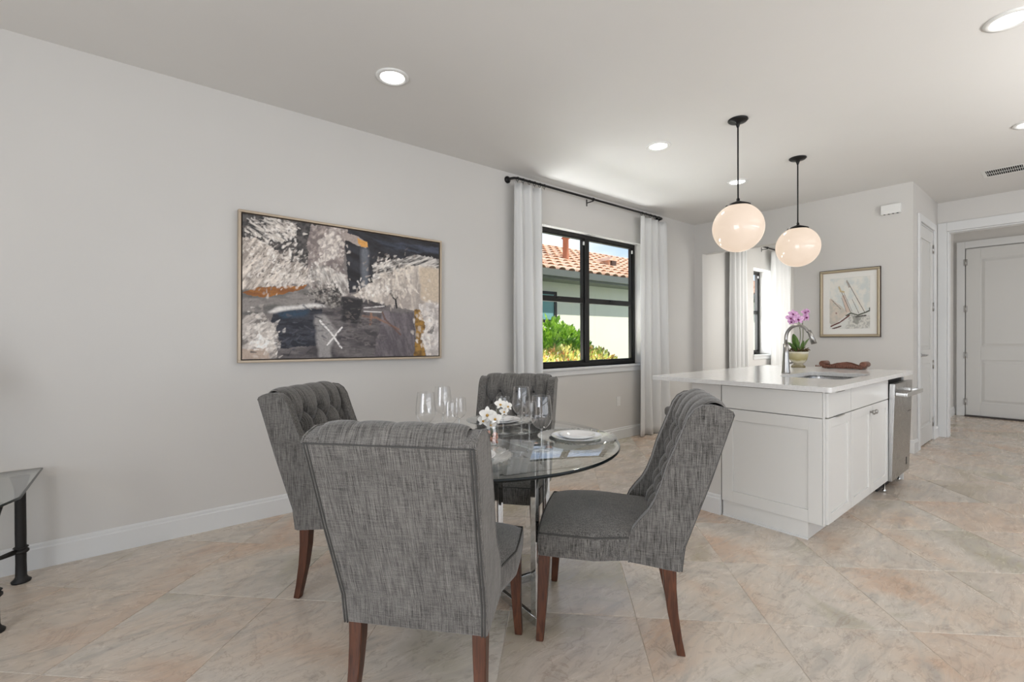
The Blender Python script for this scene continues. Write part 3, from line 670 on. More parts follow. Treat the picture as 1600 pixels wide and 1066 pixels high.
def abstract(u, v):
    hL, hR = 844., 652.
    s = u*hL/(u*hL+(1-u)*hR); X = 130+1132*s; top = 118+172*s; bot = 962-20*s; Y = top+(bot-top)*v
    c = Canvas(X, Y, (118, 112, 110))
    c.poly([(100, 60), (560, 150), (530, 300), (520, 420), (380, 430), (300, 320), (100, 300)], (52, 50, 50), 10, seed=2, col2=(92, 88, 86), tex=.05)
    c.poly([(180, 140), (330, 150), (450, 200), (430, 240), (350, 300), (250, 270), (140, 230)], (60, 58, 58), 26, seed=4, col2=(205, 198, 190), tex=.09, ang=.5)
    c.poly([(100, 250), (200, 262), (300, 300), (400, 385), (520, 430), (520, 525), (400, 535), (170, 560), (100, 600)], (226, 215, 204), 24, seed=6, col2=(150, 140, 132), tex=.05, ang=-.9)
    c.poly([(100, 560), (520, 545), (720, 620), (640, 690), (300, 700), (100, 720)], (98, 95, 93), 12, seed=8, col2=(138, 132, 128), tex=.03, ang=.0, soft=5)
    c.poly([(130, 578), (215, 545), (505, 532), (485, 552), (340, 590), (250, 604)], (160, 104, 48), 8, seed=9, col2=(132, 84, 45), tex=.05, ang=.1)
    c.poly([(520, 175), (760, 210), (745, 300), (715, 330), (712, 440), (745, 500), (742, 600), (600, 600), (510, 520), (500, 300)], (170, 158, 152), 14, seed=11, col2=(120, 110, 108), tex=.035)
    c.poly([(590, 260), (650, 200), (665, 240), (620, 300), (720, 330), (690, 350), (660, 380), (560, 400), (600, 330)], (214, 206, 198), 18, seed=12, col2=(160, 150, 146), tex=.06)
    c.poly([(520, 410), (640, 440), (745, 490), (742, 590), (690, 600), (560, 540), (500, 500)], (206, 200, 194), 26, seed=13, col2=(130, 124, 120), tex=.07, ang=1.2)
    c.poly([(735, 200), (1300, 280), (1300, 385), (1110, 362), (950, 420), (870, 540), (745, 580), (718, 300)], (33, 31, 33), 9, seed=15, col2=(50, 50, 56), tex=.03, ang=.4)
    c.poly([(880, 270), (1280, 320), (1280, 352), (1100, 340), (960, 320)], (72, 77, 92), 12, seed=16, col2=(40, 42, 50), tex=.05, ang=.25, soft=5)
    c.poly([(700, 225), (790, 250), (850, 290), (840, 320), (780, 300), (700, 260)], (160, 148, 142), 8, seed=17)
    c.poly([(790, 262), (850, 282), (852, 312), (815, 315), (795, 290)], (206, 152, 84), 6, seed=18)
    c.poly([(812, 320), (855, 320), (850, 600), (815, 600)], (118, 122, 130), 6, seed=19, op=.7, soft=9)
    c.poly([(870, 420), (1010, 380), (1110, 362), (1280, 385), (1280, 432), (1100, 432), (960, 470), (880, 520)], (206, 200, 194), 22, seed=20, col2=(60, 58, 58), tex=.08, ang=-.35)
    c.poly([(760, 590), (830, 540), (900, 500), (1010, 440), (1110, 420), (1300, 432), (1300, 760), (1150, 690), (1000, 650), (830, 622)], (218, 208, 196), 14, seed=22, col2=(165, 155, 148), tex=.03, ang=1.4)
    c.poly([(1150, 430), (1300, 432), (1300, 640), (1160, 620)], (196, 180, 160), 12, seed=23, soft=7)
    c.poly([(540, 600), (700, 600), (830, 610), (960, 660), (1110, 690), (1140, 980), (320, 980), (320, 800), (560, 700)], (66, 62, 64), 14, seed=25, col2=(112, 106, 106), tex=.03, ang=.05)
    c.poly([(500, 560), (650, 520), (700, 580), (700, 660), (640, 670), (560, 630)], (60, 57, 56), 20, seed=26, col2=(150, 144, 138), tex=.07)
    c.poly([(700, 600), (830, 620), (800, 760), (700, 740)], (42, 40, 42), 14, seed=27, soft=7)
    c.poly([(300, 690), (590, 665), (590, 730), (560, 880), (330, 905), (300, 760)], (33, 36, 44), 12, seed=28, col2=(58, 58, 66), tex=.05, ang=0)
    c.poly([(330, 685), (520, 670), (500, 710), (350, 725)], (46, 66, 84), 8, seed=29, soft=9)
    c.poly([(270, 690), (330, 660), (560, 640), (640, 655), (420, 672), (330, 690)], (226, 222, 218), 6, seed=30, op=.85, soft=5)
    c.poly([(100, 700), (250, 700), (320, 760), (340, 880), (300, 1000), (100, 1000)], (186, 178, 172), 22, seed=31, col2=(120, 114, 110), tex=.06, ang=-.6)
    c.poly([(160, 870), (230, 810), (260, 850), (330, 870), (310, 905), (250, 905)], (232, 228, 224), 12, seed=32)
    c.poly([(100, 900), (280, 900), (280, 1000), (100, 1000)], (176, 158, 144), 14, seed=33)
    c.poly([(540, 710), (600, 700), (680, 800), (640, 900), (650, 980), (570, 980)], (158, 154, 152), 12, seed=34, op=.8, soft=7)
    c.stroke([(575, 740), (640, 810), (700, 897)], 5, (226, 222, 220), 35); c.stroke([(702, 778), (660, 830), (618, 880)], 5, (222, 218, 216), 36)
    c.poly([(930, 690), (1110, 690), (1130, 980), (890, 980)], (124, 116, 120), 16, seed=37, col2=(88, 82, 86), tex=.03, ang=1.3, soft=5)
    c.stroke([(985, 575), (1010, 605)], 13, (45, 42, 44), 38, rag=.2); c.stroke([(1008, 600), (1018, 665)], 5, (40, 38, 40), 39)
    c.stroke([(830, 665), (945, 655)], 4, (190, 186, 184), 40); c.stroke([(830, 685), (930, 690)], 4, (200, 196, 194), 41); c.stroke([(820, 712), (900, 722), (1030, 790)], 6, (134, 100, 84), 42, op=.8)
    c.stroke([(870, 700), (866, 760)], 7, (150, 110, 90), 43, op=.7); c.stroke([(935, 690), (950, 730), (1040, 820)], 5, (100, 76, 66), 44, op=.8)
    c.poly([(1118, 670), (1150, 672), (1185, 760), (1175, 820), (1190, 980), (1118, 980), (1130, 800)], (158, 120, 58), 10, seed=45, col2=(110, 84, 48), tex=.05)
    c.poly([(1150, 640), (1300, 640), (1300, 980), (1190, 980), (1180, 880), (1160, 850), (1185, 760)], (210, 204, 200), 14, seed=46, col2=(176, 168, 164), tex=.04)
    c.poly([(1190, 780), (1240, 770), (1230, 810), (1195, 805)], (70, 66, 64), 18, seed=47, op=.7)
    rs = np.random.RandomState(5)
    def flecks(n, cx, cy, sx, sy, ang, L, w, cols):
        for _ in range(int(n*1.9)):
            x = cx+rs.randn()*sx; y = cy+rs.randn()*sy; a = ang+rs.randn()*.45; l = L*rs.uniform(.2, .8); q = cols[rs.randint(len(cols))]
            bb = (np.abs(X-x) < l+10) & (np.abs(Y-y) < l+10)
            if not bb.any(): continue
            iy, ix = np.where(bb); y0, y1, x0, x1 = iy.min(), iy.max()+1, ix.min(), ix.max()+1; xs_, ys_ = X[y0:y1, x0:x1], Y[y0:y1, x0:x1]
            d, _t = segd(xs_, ys_, (x-math.cos(a)*l/2, y-math.sin(a)*l/2), (x+math.cos(a)*l/2, y+math.sin(a)*l/2)); m = np.clip(1.6-d/(w*rs.uniform(.6, 1.9)*(1-.7*_t)+.5), 0, 1)[..., None]*rs.uniform(.3, .8)
            c.C[y0:y1, x0:x1] = c.C[y0:y1, x0:x1]*(1-m)+m*lin(q)
    WHS = [(228, 220, 212), (205, 196, 188), (236, 230, 224), (176, 166, 158)]; DKS = [(70, 66, 64), (52, 48, 48), (110, 100, 96)]
    flecks(150, 330, 400, 90, 70, -.9, 34, 4, WHS); flecks(70, 330, 420, 110, 80, -.9, 26, 2.2, DKS); flecks(60, 440, 500, 60, 22, -.8, 26, 4, WHS)
    flecks(60, 360, 215, 50, 28, .5, 36, 4, WHS); flecks(40, 230, 240, 60, 50, .6, 30, 3, DKS+WHS); flecks(60, 620, 480, 50, 60, 1.2, 26, 4, WHS+[(140, 130, 126)])
    flecks(60, 640, 300, 40, 50, 1.9, 30, 5, WHS[:2]+[(150, 140, 136)]); flecks(70, 960, 420, 55, 40, -.6, 34, 3, WHS+DKS); flecks(70, 880, 570, 50, 30, 1.3, 26, 5, WHS)
    flecks(60, 1020, 520, 60, 60, 1.4, 34, 5, [(214, 204, 192), (180, 168, 158), (228, 220, 210)]); flecks(50, 600, 600, 60, 35, .6, 22, 3, DKS+[(170, 164, 158)]); flecks(70, 230, 800, 55, 60, -.6, 30, 5, WHS)
    flecks(40, 300, 860, 20, 40, -.8, 26, 4, WHS); flecks(50, 1200, 800, 30, 90, 1.3, 26, 5, WHS[:3]); flecks(40, 760, 700, 60, 60, .1, 40, 3, DKS); flecks(40, 820, 820, 120, 60, .05, 50, 3, [(120, 112, 112), (88, 82, 84)])
    flecks(50, 450, 820, 90, 60, .0, 60, 3, [(60, 62, 74), (84, 84, 92), (40, 40, 48)])
    t = fbm(X, Y, .12, 99, 3); c.C *= (.80+.4*t)[..., None]
    return np.clip((c.C-.006)*1.06, 0.004, .84)
PW, PH = 1.53, 1.008
pic = empty('abstract_painting', (1.337, YA-.001, 1.561), 0, 'large abstract painting in grey, black and cream in a thin champagne frame', 'painting'); pic.rotation_euler = (0, math.radians(.55), 0)
b = MB(); fw, fd = .016, .048
b.box((-PW/2, -fd, PH/2-fw), (PW/2, 0, PH/2)); b.box((-PW/2, -fd, -PH/2), (PW/2, 0, -PH/2+fw)); b.box((-PW/2, -fd, -PH/2+fw), (-PW/2+fw, 0, PH/2-fw)); b.box((PW/2-fw, -fd, -PH/2+fw), (PW/2, 0, PH/2-fw)); b.build('frame', GOLDF, pic, bevel=.002)
MB().box((-PW/2+fw, -.020, -PH/2+fw), (PW/2-fw, -.004, PH/2-fw)).build('backing_board', DARKF, pic)
gp = grid_picture('canvas', PW-2*fw-.016, PH-2*fw-.016, 460, 300, abstract, attr_mat('painted_canvas', .55, .35), pic, -.040)
MB().box((-(PW/2-fw-.008), -.0395, -(PH/2-fw-.008)), (PW/2-fw-.008, -.02, PH/2-fw-.008)).build('stretcher', DARKF, pic)

def sail(u, v):
    X = 215+430*u; Y = 290+540*v
    c = Canvas(X, Y, (214, 214, 208)); c.poly([(200, 270), (660, 270), (660, 640), (200, 640)], (206, 211, 208), 20, seed=3, col2=(224, 222, 214), tex=.02, soft=9)
    c.poly([(215, 510), (240, 500), (420, 660), (260, 800), (215, 760)], (208, 196, 182), 8, seed=5, col2=(190, 186, 176), tex=.03, soft=3)
    c.poly([(350, 480), (400, 660), (440, 660), (380, 470)], (206, 186, 172), 5, seed=6, soft=3); c.poly([(460, 400), (540, 640), (600, 640), (470, 380)], (222, 218, 208), 5, seed=7)
    c.poly([(430, 660), (640, 690), (645, 830), (380, 830), (420, 760)], (176, 176, 170), 20, seed=8, col2=(214, 212, 204), tex=.07, soft=3)
    c.poly([(470, 700), (560, 700), (520, 790), (470, 770)], (120, 120, 112), 20, seed=9, op=.7, soft=3)
    for a, d, w in (((325, 385), (450, 665), 3.2), ((405, 320), (590, 665), 3.2), ((240, 515), (340, 620), 2.5), ((460, 520), (530, 670), 2.4), ((350, 500), (400, 650), 2.0), ((370, 440), (460, 650), 2.0)): c.stroke([a, d], w, (96, 84, 74), 11, rag=.2)
    c.stroke([(235, 800), (330, 760), (430, 690)], 7, (96, 48, 38), 12, rag=.3); c.stroke([(250, 828), (340, 800)], 7, (86, 56, 48), 13, rag=.3)
    c.stroke([(400, 690), (450, 665), (520, 690), (590, 665), (640, 645), (640, 620)], 7, (84, 88, 76), 14, rag=.4); c.stroke([(500, 705), (600, 695)], 6, (70, 66, 60), 15)
    c.stroke([(320, 385), (340, 430), (372, 440)], 9, (196, 178, 140), 16, rag=.5); c.stroke([(405, 330), (430, 390)], 8, (168, 160, 152), 17, rag=.6); c.stroke([(290, 660), (292, 664)], 8, (150, 120, 110), 18)
    return c.C
SW, SH = .578, .770
sp = empty('sailing_print', (XB-.001, 1.675, 1.598), 0, 'framed watercolour print of a sailing ship in a silver gilt frame on the far wall', 'framed print'); sp.rotation_euler = (0, 0, -PI/2)
b = MB()
def frame_ring(b, w, h, t, y0, y1):
    b.box((-w/2, y0, h/2-t), (w/2, y1, h/2)); b.box((-w/2, y0, -h/2), (w/2, y1, -h/2+t)); b.box((-w/2, y0, -h/2+t), (-w/2+t, y1, h/2-t)); b.box((w/2-t, y0, -h/2+t), (w/2, y1, h/2-t)); return b
frame_ring(MB(), SW, SH, .008, -.026, 0).build('frame_edge', DARKF, sp, bevel=.001)
frame_ring(MB(), SW-.012, SH-.012, .020, -.036, -.001).build('frame', SILVERF, sp, bevel=.006)
frame_ring(MB(), SW-.050, SH-.050, .010, -.026, -.001).build('inner_lip', GOLDF, sp, bevel=.002)
matw, math_ = SW-.068, SH-.068
frame_ring(MB(), matw, math_, .062, -.016, -.001).build('mat_board', mat('ivory_mat_board', (.78, .77, .73, 1), .8), sp, bevel=.001)
grid_picture('print', matw-.12, math_-.12, 150, 200, sail, attr_mat('printed_paper', .7), sp, -.013)
b = MB(); b.add([(-matw/2, -.020, -math_/2), (matw/2, -.020, -math_/2), (matw/2, -.020, math_/2), (-matw/2, -.020, math_/2)], [(0, 1, 2, 3)]); b.build('glazing', thin_glass('picture_glass', (1, 1, 1, 1), 1.45), sp)

# ------------------------------------------------------------------ wall fittings
ch = MB().box((XB-.045, 1.215, 2.525), (XB, 1.385, 2.625)).build('door_chime', WHITEPL, bevel=.006); tag(ch, 'small white door chime box high on the far wall', 'door chime')
sl = MB()
for k in range(4): sl.box((XB-.043, 1.235+k*.037, 2.5235), (XB-.012, 1.25+k*.037, 2.5255))
sl.build('slot', mat('dark_slot', srgb(60, 60, 60), .8), ch)
ou = empty('wall_outlet', (4.576, YA, .455), 0, 'white wall outlet low on the wall beneath the window', 'outlet')
MB().box((-.035, -.006, -.057), (.035, 0, .057)).build('cover_plate', WHITEPL, ou, bevel=.003)
for z in (-.022, .022):
    s = MB().box((-.017, -.0085, z-.014), (.017, -.005, z+.014)).build('socket', WHITEPL, ou, bevel=.002)
ve = empty('ceiling_vent', (6.62, .485, ZC), 0, 'white air vent grille in the ceiling by the closet corner', 'vent')
b = MB(); frame = [(-.145, -.155, .145, -.125), (-.145, .125, .145, .155), (-.145, -.125, -.115, .125), (.115, -.125, .145, .125)]
for x0_, y0_, x1_, y1_ in frame: b.box((x0_, y0_, -.003), (x1_, y1_, 0))
b.build('frame', WHITEPL, ve, bevel=.002)
MB().box((-.115, -.125, -.0012), (.115, .125, .0)).build('dark_backing', mat('vent_black', srgb(12, 12, 12), .9), ve)
for k in range(17): MB().box((-.115, -.118+k*.0145, -.003), (.115, -.115+k*.0145, -.0015)).build('louver', WHITEPL, ve)
MB().box((-.004, -.125, -.0035), (.006, .125, -.0015)).build('crossbar', WHITEPL, ve)

# ------------------------------------------------------------------ ceiling downlights
def downlight(x, y, label, first=None, seen=True):
    if first is None:
        root = empty('downlight', (x, y, ZC), 0, label, 'ceiling light', 'recessed ceiling lights')
        MB().lathe([(.072, -.004), (.078, -.010), (.096, -.008), (.1, -.002), (.1, 0), (.072, 0)], 40, caps=False).build('trim_ring', WHITEPL, root)
        b = MB(); b.lathe([(.0005, -.0042), (.072, -.0042), (.072, -.001)], 40, caps=False); b.build('lens', LAMP, root)
        return root
    c = copy_tree(first); c.location = (x, y, ZC); c['label'] = label; return c
LT = [(1.28, 2.70, 'round recessed ceiling light above the painting end of the dining table'), (3.469, 2.268, 'round recessed ceiling light just left of the nearer pendant'), (4.906, 2.275, 'round recessed ceiling light seen behind the nearer pendant rod'),
      (3.483, .237, 'large looking recessed ceiling light cut by the top right corner'), (5.303, .25, 'recessed ceiling light cut by the right edge above the vent')]
dl = None
for x, y, lb in LT:
    dl2 = downlight(x, y, lb, dl); dl = dl or dl2
for i, (x, y) in enumerate([(1.28, 2.70), (3.469, 2.268), (4.906, 2.275), (3.483, .237), (5.303, .25)]):
    light('downlight_beam', 'SPOT', (x, y, ZC-.03), (11, 24, 26, 4, 4)[i], (1, .95, .88), spot_size=2.3, spot_blend=.9, shadow_soft_size=.07, aim=(0, 0, -1))

# ------------------------------------------------------------------ pendants
def pendant(x, y, label, first=None):
    if first:
        c = copy_tree(first); c.location = (x, y, ZC); c['label'] = label; return c
    r = .178; zc = 2.030-ZC
    root = empty('pendant_lamp', (x, y, ZC), 0, label, 'pendant lamp', 'globe pendants above the island')
    MB().lathe([(.068, 0), (.07, -.006), (.06, -.016), (.02, -.022), (.012, -.045), (.007, -.06)][::-1], 32, caps=False).build('canopy', BLACK, root)
    MB().tube([(0, 0, -.05), (0, 0, zc+r+.01)], .0055, 10).build('stem', BLACK, root)
    cap = [(.008, .04), (.012, .035), (.012, .02), (.03, .012), (.085, -.010), (.088, -.022)]
    MB().lathe([(a, c+zc+r-.0) for a, c in cap][::-1], 32, caps=False).build('cap', BLACK, root)
    pts = [(max(r*math.cos(a), .0008), r*math.sin(a)+zc) for a in [(-PI/2)+PI*k/30 for k in range(31)]]
    MB().lathe(pts, 48, caps=False).build('globe', GLOBE, root); return root
p1 = pendant(3.513, 1.624, 'white globe pendant lamp on black stem, the nearer and larger looking of the two')
p2 = pendant(4.686, 1.632, 'white globe pendant lamp on black stem, the farther one on the right', p1)

# ------------------------------------------------------------------ kitchen island
IX0, IX1, IYF = 3.148, 5.10, .946
CT0, CT1 = .90, .93
def shaker(b, M, w, h, rail=.058, t=.02, inset=.008):
    """shaker front in local x(0..w) z(0..h); front at y=0, back at y=t"""
    b.box((0, 0, 0), (rail, t, h), M); b.box((w-rail, 0, 0), (w, t, h), M); b.box((rail, 0, 0), (w-rail, t, rail), M); b.box((rail, 0, h-rail), (w-rail, t, h), M); b.box((rail, inset, rail), (w-rail, t, h-rail), M); return b
def cabinet(x0, x1, label, doors):
    root = empty('base_cabinet', ((x0+x1)/2, 1.25, 0), 0, label, 'cabinet', None); O = Vector(((x0+x1)/2, 1.25, 0))
    def T(x, y, z): return Matrix.Translation(Vector((x, y, z))-O)
    yb = IYF+.032
    b = MB(); b.box((x0, yb, .11), (x1, 1.57, .125), T(0, 0, 0)); b.box((x0, 1.555, .125), (x1, 1.57, CT0-.26), T(0, 0, 0)); b.box((x0, yb, .125), (x0+.016, 1.555, CT0-.002), T(0, 0, 0)); b.box((x1-.016, yb, .125), (x1, 1.555, CT0-.002), T(0, 0, 0))
    b.box((x0+.016, yb, CT0-.03), (x1-.016, yb+.018, CT0-.002), T(0, 0, 0)); b.build('carcass', CABINET, root)
    MB().box((x0, 1.046, .002), (x1, 1.06, .11), T(0, 0, 0)).build('toe_kick', CABINET, root)
    gp = .0045
    MB().box((x0+gp, IYF, .742), (x1-gp, IYF+.02, CT0-.012), T(0, 0, 0)).build('drawer_front', CABINET, root, bevel=.002)
    n = doors; wd = (x1-x0)/n
    for k in range(n):
        b = shaker(MB(), T(x0+k*wd+gp, IYF, .112), wd-2*gp, .624, rail=.056); d = b.build('door', CABINET, root, bevel=.0015)
        kx = x0+(k+1)*wd-.03 if (k == 0) else x0+k*wd+.03
        if n == 2 or k == 0:
            M = T(kx, IYF, .69) @ Matrix.Rotation(PI/2, 4, 'X')
            if n == 2: MB().lathe([(.006, 0), (.006, .014), (.015, .018), (.016, .026), (.011, .031), (.001, .032)], 20, M=M, caps=False).build('knob', NICKEL, d)
    return root
c1 = cabinet(3.172, 3.607, 'narrow white shaker cabinet at the near end of the island with one door', 1)
c2 = cabinet(3.609, 4.516, 'white double door sink cabinet with round knobs in the island', 2)
# edge tab pull of the narrow cabinet
for z, nm in ((CT0-.014, 'edge_pull'), (.738, 'edge_pull')):
    q = MB(); q.box((3.30-3.3895, IYF-.012-1.25, z-.002), (3.44-3.3895, IYF+.01-1.25, z+.002)); q.build(nm, NICKEL, c1)
# end panel facing the dining table
ep = empty('end_panel', (IX0, 1.27, 0), 0, 'white shaker end panel of the island facing the dining table', 'cabinet panel')
RM = Matrix.Rotation(-PI/2, 4, 'Z')
def TE(x, y, z): return Matrix.Translation((x-IX0, y-1.27, z)) @ RM
shaker(MB(), TE(IX0, 1.568, .108), .600, .628, rail=.075, t=.022, inset=.007).build('shaker_frame', CABINET, ep, bevel=.0015)
MB().box((0, 0, 0), (.600, .022, .150), TE(IX0, 1.568, .741)).build('upper_board', CABINET, ep, bevel=.0015)
MB().box((0, 0, 0), (.006, .022, .79), TE(IX0+.002, .966, .108)).build('corner_strip', CABINET, ep)
MB().box((IX0+.012-IX0, 1.046-1.27, .002), (IX0+.02-IX0, 1.566-1.27, .107)).build('toe_kick', CABINET, ep)
MB().box((.004, 1.044-1.27, .0), (.012, 1.566-1.27, .012)).build('shoe_moulding', TRIM, ep)
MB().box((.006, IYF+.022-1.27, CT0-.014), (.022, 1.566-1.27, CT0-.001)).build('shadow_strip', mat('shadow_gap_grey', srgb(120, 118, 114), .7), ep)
# knee wall behind the cabinets
kw = MB().box((IX0+.004, 1.575, 0), (IX1, 1.79, CT0-.001)).build('wall_knee', WALL); kw['kind'] = 'structure'
baseboard('baseboard_knee', (IX0+.004, 1.575), (IX0+.004, 1.79+.016), (-1, 0), parent=None)
baseboard('baseboard_knee_back', (IX0+.004, 1.79), (IX1, 1.79), (0, 1))
# far end panel
tag(MB().box((IX1-.0, IYF+.02, .0), (IX1+.018, 1.79, CT0-.001)).build('island_side_panel', CABINET), 'white side panel closing the far end of the island by the dishwasher', 'cabinet panel')
# countertop with sink cut-out
ct = empty('countertop', (4.1, 1.5, CT0), 0, 'pale quartz countertop of the island with an undermount sink cut-out', 'countertop')
CX0, CX1, CY0, CY1 = 3.085, 5.13, .905, 2.085; SX0, SX1, SY0, SY1 = 3.70, 4.42, 1.02, 1.43
def rrect(x0, x1, y0, y1, r, n=6):
    out = []
    for cx, cy, a0 in ((x1-r, y1-r, 0), (x0+r, y1-r, PI/2), (x0+r, y0+r, PI), (x1-r, y0+r, 1.5*PI)):
        out += [(cx+r*math.cos(a0+PI/2*k/n), cy+r*math.sin(a0+PI/2*k/n)) for k in range(n+1)]
    return out
def slab_with_hole():
    bm = bmesh.new(); loops = []
    for ring in (rrect(CX0, CX1, CY0, CY1, .02), rrect(SX0, SX1, SY0, SY1, .07, 8)):
        vs = [bm.verts.new((x-4.1, y-1.5, CT1-CT0)) for x, y in ring]; loops.append([bm.edges.new((vs[i], vs[(i+1) % len(vs)])) for i in range(len(vs))])
    bmesh.ops.triangle_fill(bm, use_beauty=True, use_dissolve=False, edges=loops[0]+loops[1])
    r = bmesh.ops.extrude_face_region(bm, geom=list(bm.faces)); bmesh.ops.translate(bm, vec=(0, 0, -(CT1-CT0)), verts=[v for v in r['geom'] if isinstance(v, bmesh.types.BMVert)])
    bmesh.ops.recalc_face_normals(bm, faces=bm.faces)
    me = bpy.data.meshes.new('slab'); bm.to_mesh(me); bm.free(); me.materials.append(QUARTZ); o = bpy.data.objects.new('slab', me); COL.objects.link(o); o.parent = ct
    bv = o.modifiers.new('bevel', 'BEVEL'); bv.width = .003; bv.segments = 2; bv.limit_method = 'ANGLE'
slab_with_hole()
sk = empty('sink', (4.06, 1.225, CT0-.01), 0, 'stainless steel undermount sink in the island countertop', 'sink')
ring0 = rrect(SX0-.01, SX1+.01, SY0-.01, SY1+.01, .075, 8); ring1 = rrect(SX0+.012, SX1-.012, SY0+.012, SY1-.012, .06, 8)
b = MB(); n0 = len(ring0); o0 = Vector((4.06, 1.225, CT0-.01))
for ring, z in ((ring0, CT0-.001), (ring0, CT0-.012), (ring1, CT0-.20)): b.v += [tuple(Vector((x, y, z))-o0) for x, y in ring]
for k in range(2):
    for i in range(n0): b.f.append([k*n0+i, k*n0+(i+1) % n0, (k+1)*n0+(i+1) % n0, (k+1)*n0+i]); b.sm.append(False)
b.f.append([2*n0+i for i in range(n0)]); b.sm.append(False); b.build('basin', STEEL, sk, fixn=False)
MB().lathe([(.04, -.188), (.04, -.186), (.02, -.184), (.001, -.186)], 20, caps=False).build('drain', CHROME, sk)
# faucet
fc = empty('faucet', (4.089, 1.511, CT1), 0, 'tall brushed nickel gooseneck faucet beside the island sink', 'faucet')
MB().lathe([(.032, 0), (.031, .006), (.028, .03), (.021, .16), (.0195, .235)], 28).build('body', NICKEL, fc)
arc = [(0, 0, .23), (0, 0, .275)]
for k in range(1, 12): a = PI*k/13.2; arc.append((.0, -.085+.085*math.cos(a), .275+.105*math.sin(a)))
arc.append((0, -.165, .335)); arc.append((0, -.172, .315))
MB().tube(arc, .0125, 14).build('spout', NICKEL, fc)
MB().tube([(0, -.166, .335), (0, -.178, .300), (0, -.200, .235)], [.0135, .017, .0205], 16).build('spray_head', NICKEL, fc)
MB().tube([(.0, .0, .075), (.05, -.012, .078), (.075, -.02, .082)], [.011, .009, .008], 10).build('lever', NICKEL, fc)
# dishwasher, door slightly ajar
dwr = empty('dishwasher', (4.81, 1.25, 0), 0, 'stainless steel dishwasher at the far end of the island, door ajar', 'dishwasher')
DX0, DX1 = 4.522-4.81, 5.092-4.81
MB().box((DX0+.01, IYF+.03-1.25, .10), (DX1-.01, 1.55-1.25, CT0-.03)).build('tub', mat('dark_tub', srgb(22, 20, 20), .6), dwr)
doorM = Matrix.Translation((0, IYF+.016-1.25, .105)) @ Matrix.Rotation(math.radians(1.6), 4, 'X')
dd = MB().box((DX0, -.036, 0), (DX1, 0, .752), doorM).build('door', STEEL, dwr, bevel=.003)
hb_ = MB()
for x in (DX0+.012, DX1-.034): hb_.box((x, -.095, .660), (x+.022, -.036, .688), doorM)
hb_.box((DX0+.012, -.110, .658), (DX1-.012, -.090, .690), doorM); hb_.build('handle', mat('polished_steel', (.6, .6, .59, 1), .12, 1), dd, bevel=.004)
MB().box((DX1-.13, -.0375, .06), (DX1-.10, -.0362, .12), doorM).build('badge', BLACK, dd)
MB().box((DX1-.12, -.0375, .50), (DX1-.03, -.0362, .505), doorM).build('badge', BLACK, dd)
MB().box((DX0+.02, 1.02-1.25, .002), (DX1-.02, 1.035-1.25, .098)).build('kick_plate', mat('dark_kick', srgb(30, 28, 28), .6), dwr)
for x in (DX0+.06, DX1-.04):
    MB().lathe([(.012, .0), (.012, .02), (.006, .022), (.006, .1)], 12, (x, .985-1.25, 0)).build('levelling_foot', CHROME, dwr)

# counter stool tucked under the overhang
st = empty('counter_stool', (3.655, 2.02, 0), 0, 'counter stool with grey padded seat and black legs under the island overhang', 'stool')
b = MB(); b.box((-.2, -.2, .565), (.2, .2, .645)); b.build('seat', FABSTOOL, st, bevel=.03, seg=4)
MB().box((-.185, -.185, .535), (.185, .185, .565)).build('seat_rail', BLACK, st)
for sx in (-1, 1):
    for sy in (-1, 1):
        q = MB(); q.prism([(-.018, -.018), (.018, -.018), (.018, .018), (-.018, .018)], lambda a, c: (sx*.165+a, sy*.165+c, .54), lambda a, c: (sx*.185+a*.8, sy*.185+c*.8, 0)); q.build('leg', mat('black_stained_wood', srgb(26, 23, 21), .4), st)
for (x0_, y0_, x1_, y1_) in ((-.17, -.175, .17, -.175), (-.17, .175, .17, .175), (-.175, -.17, -.175, .17), (.175, -.17, .175, .17)):
    MB().tube([(x0_, y0_, .2), (x1_, y1_, .2)], .011, 8).build('stretcher', MATS['black_stained_wood'], st)

# orchid in an urn pot
orx, ory = 4.92, 1.71
pot = empty('urn_pot', (orx, ory, CT1), 0, 'cream and olive glazed urn pot standing on the countertop behind the faucet', 'pot')
def potm():
    m = mat('glazed_ceramic', srgb(190, 184, 160), .25); n = N(m); c = n.n('TexCoord'); s = n.n('SeparateXYZ'); n.l(c.outputs['Object'], s.inputs[0]); w = n.math('ADD', s.outputs[2], n.math('MULTIPLY', n.noise(c.outputs['Object'], 14, 4), .05))
    n.l(n.ramp(n.math('MULTIPLY', w, 5.5), [(.2, srgb(120, 110, 80)), (.42, srgb(205, 198, 178)), (.55, srgb(160, 150, 104)), (.85, srgb(186, 176, 140)), (.95, srgb(212, 208, 192))]), n.b.inputs['Base Color']); return m
MB().lathe([(.058, 0), (.060, .012), (.048, .022), (.038, .034), (.052, .045), (.072, .075), (.080, .110), (.080, .130), (.086, .140), (.086, .150), (.078, .150), (.074, .13), (.001, .128)], 36, caps=False).build('body', potm(), pot)
MB().lathe([(.001, .132), (.05, .137), (.074, .131)], 24, caps=False).build('soil', mat('bark_soil', srgb(74, 58, 42), .95), pot)
rs = random.Random(4); b = MB()
for k in range(90):
    a = rs.uniform(0, 2*PI); r = .075*math.sqrt(rs.random()); z = .14+rs.uniform(0, .025)
    p = Vector((r*math.cos(a), r*math.sin(a), z)); d = Vector((math.cos(a+rs.uniform(-1, 1)), math.sin(a+rs.uniform(-1, 1)), rs.uniform(-.3, .9))).normalized()*rs.uniform(.02, .045)
    b.tube([p, p+d*.5+Vector((0, 0, .008)), p+d], [.004, .0035, .001], 5)
b.build('moss', mat('moss_bark', srgb(98, 82, 56), .95), pot)['kind'] = 'stuff'
orc = empty('orchid', (orx, ory, CT1+.132), 0, 'pink orchid with broad green leaves planted in the urn pot', 'orchid')
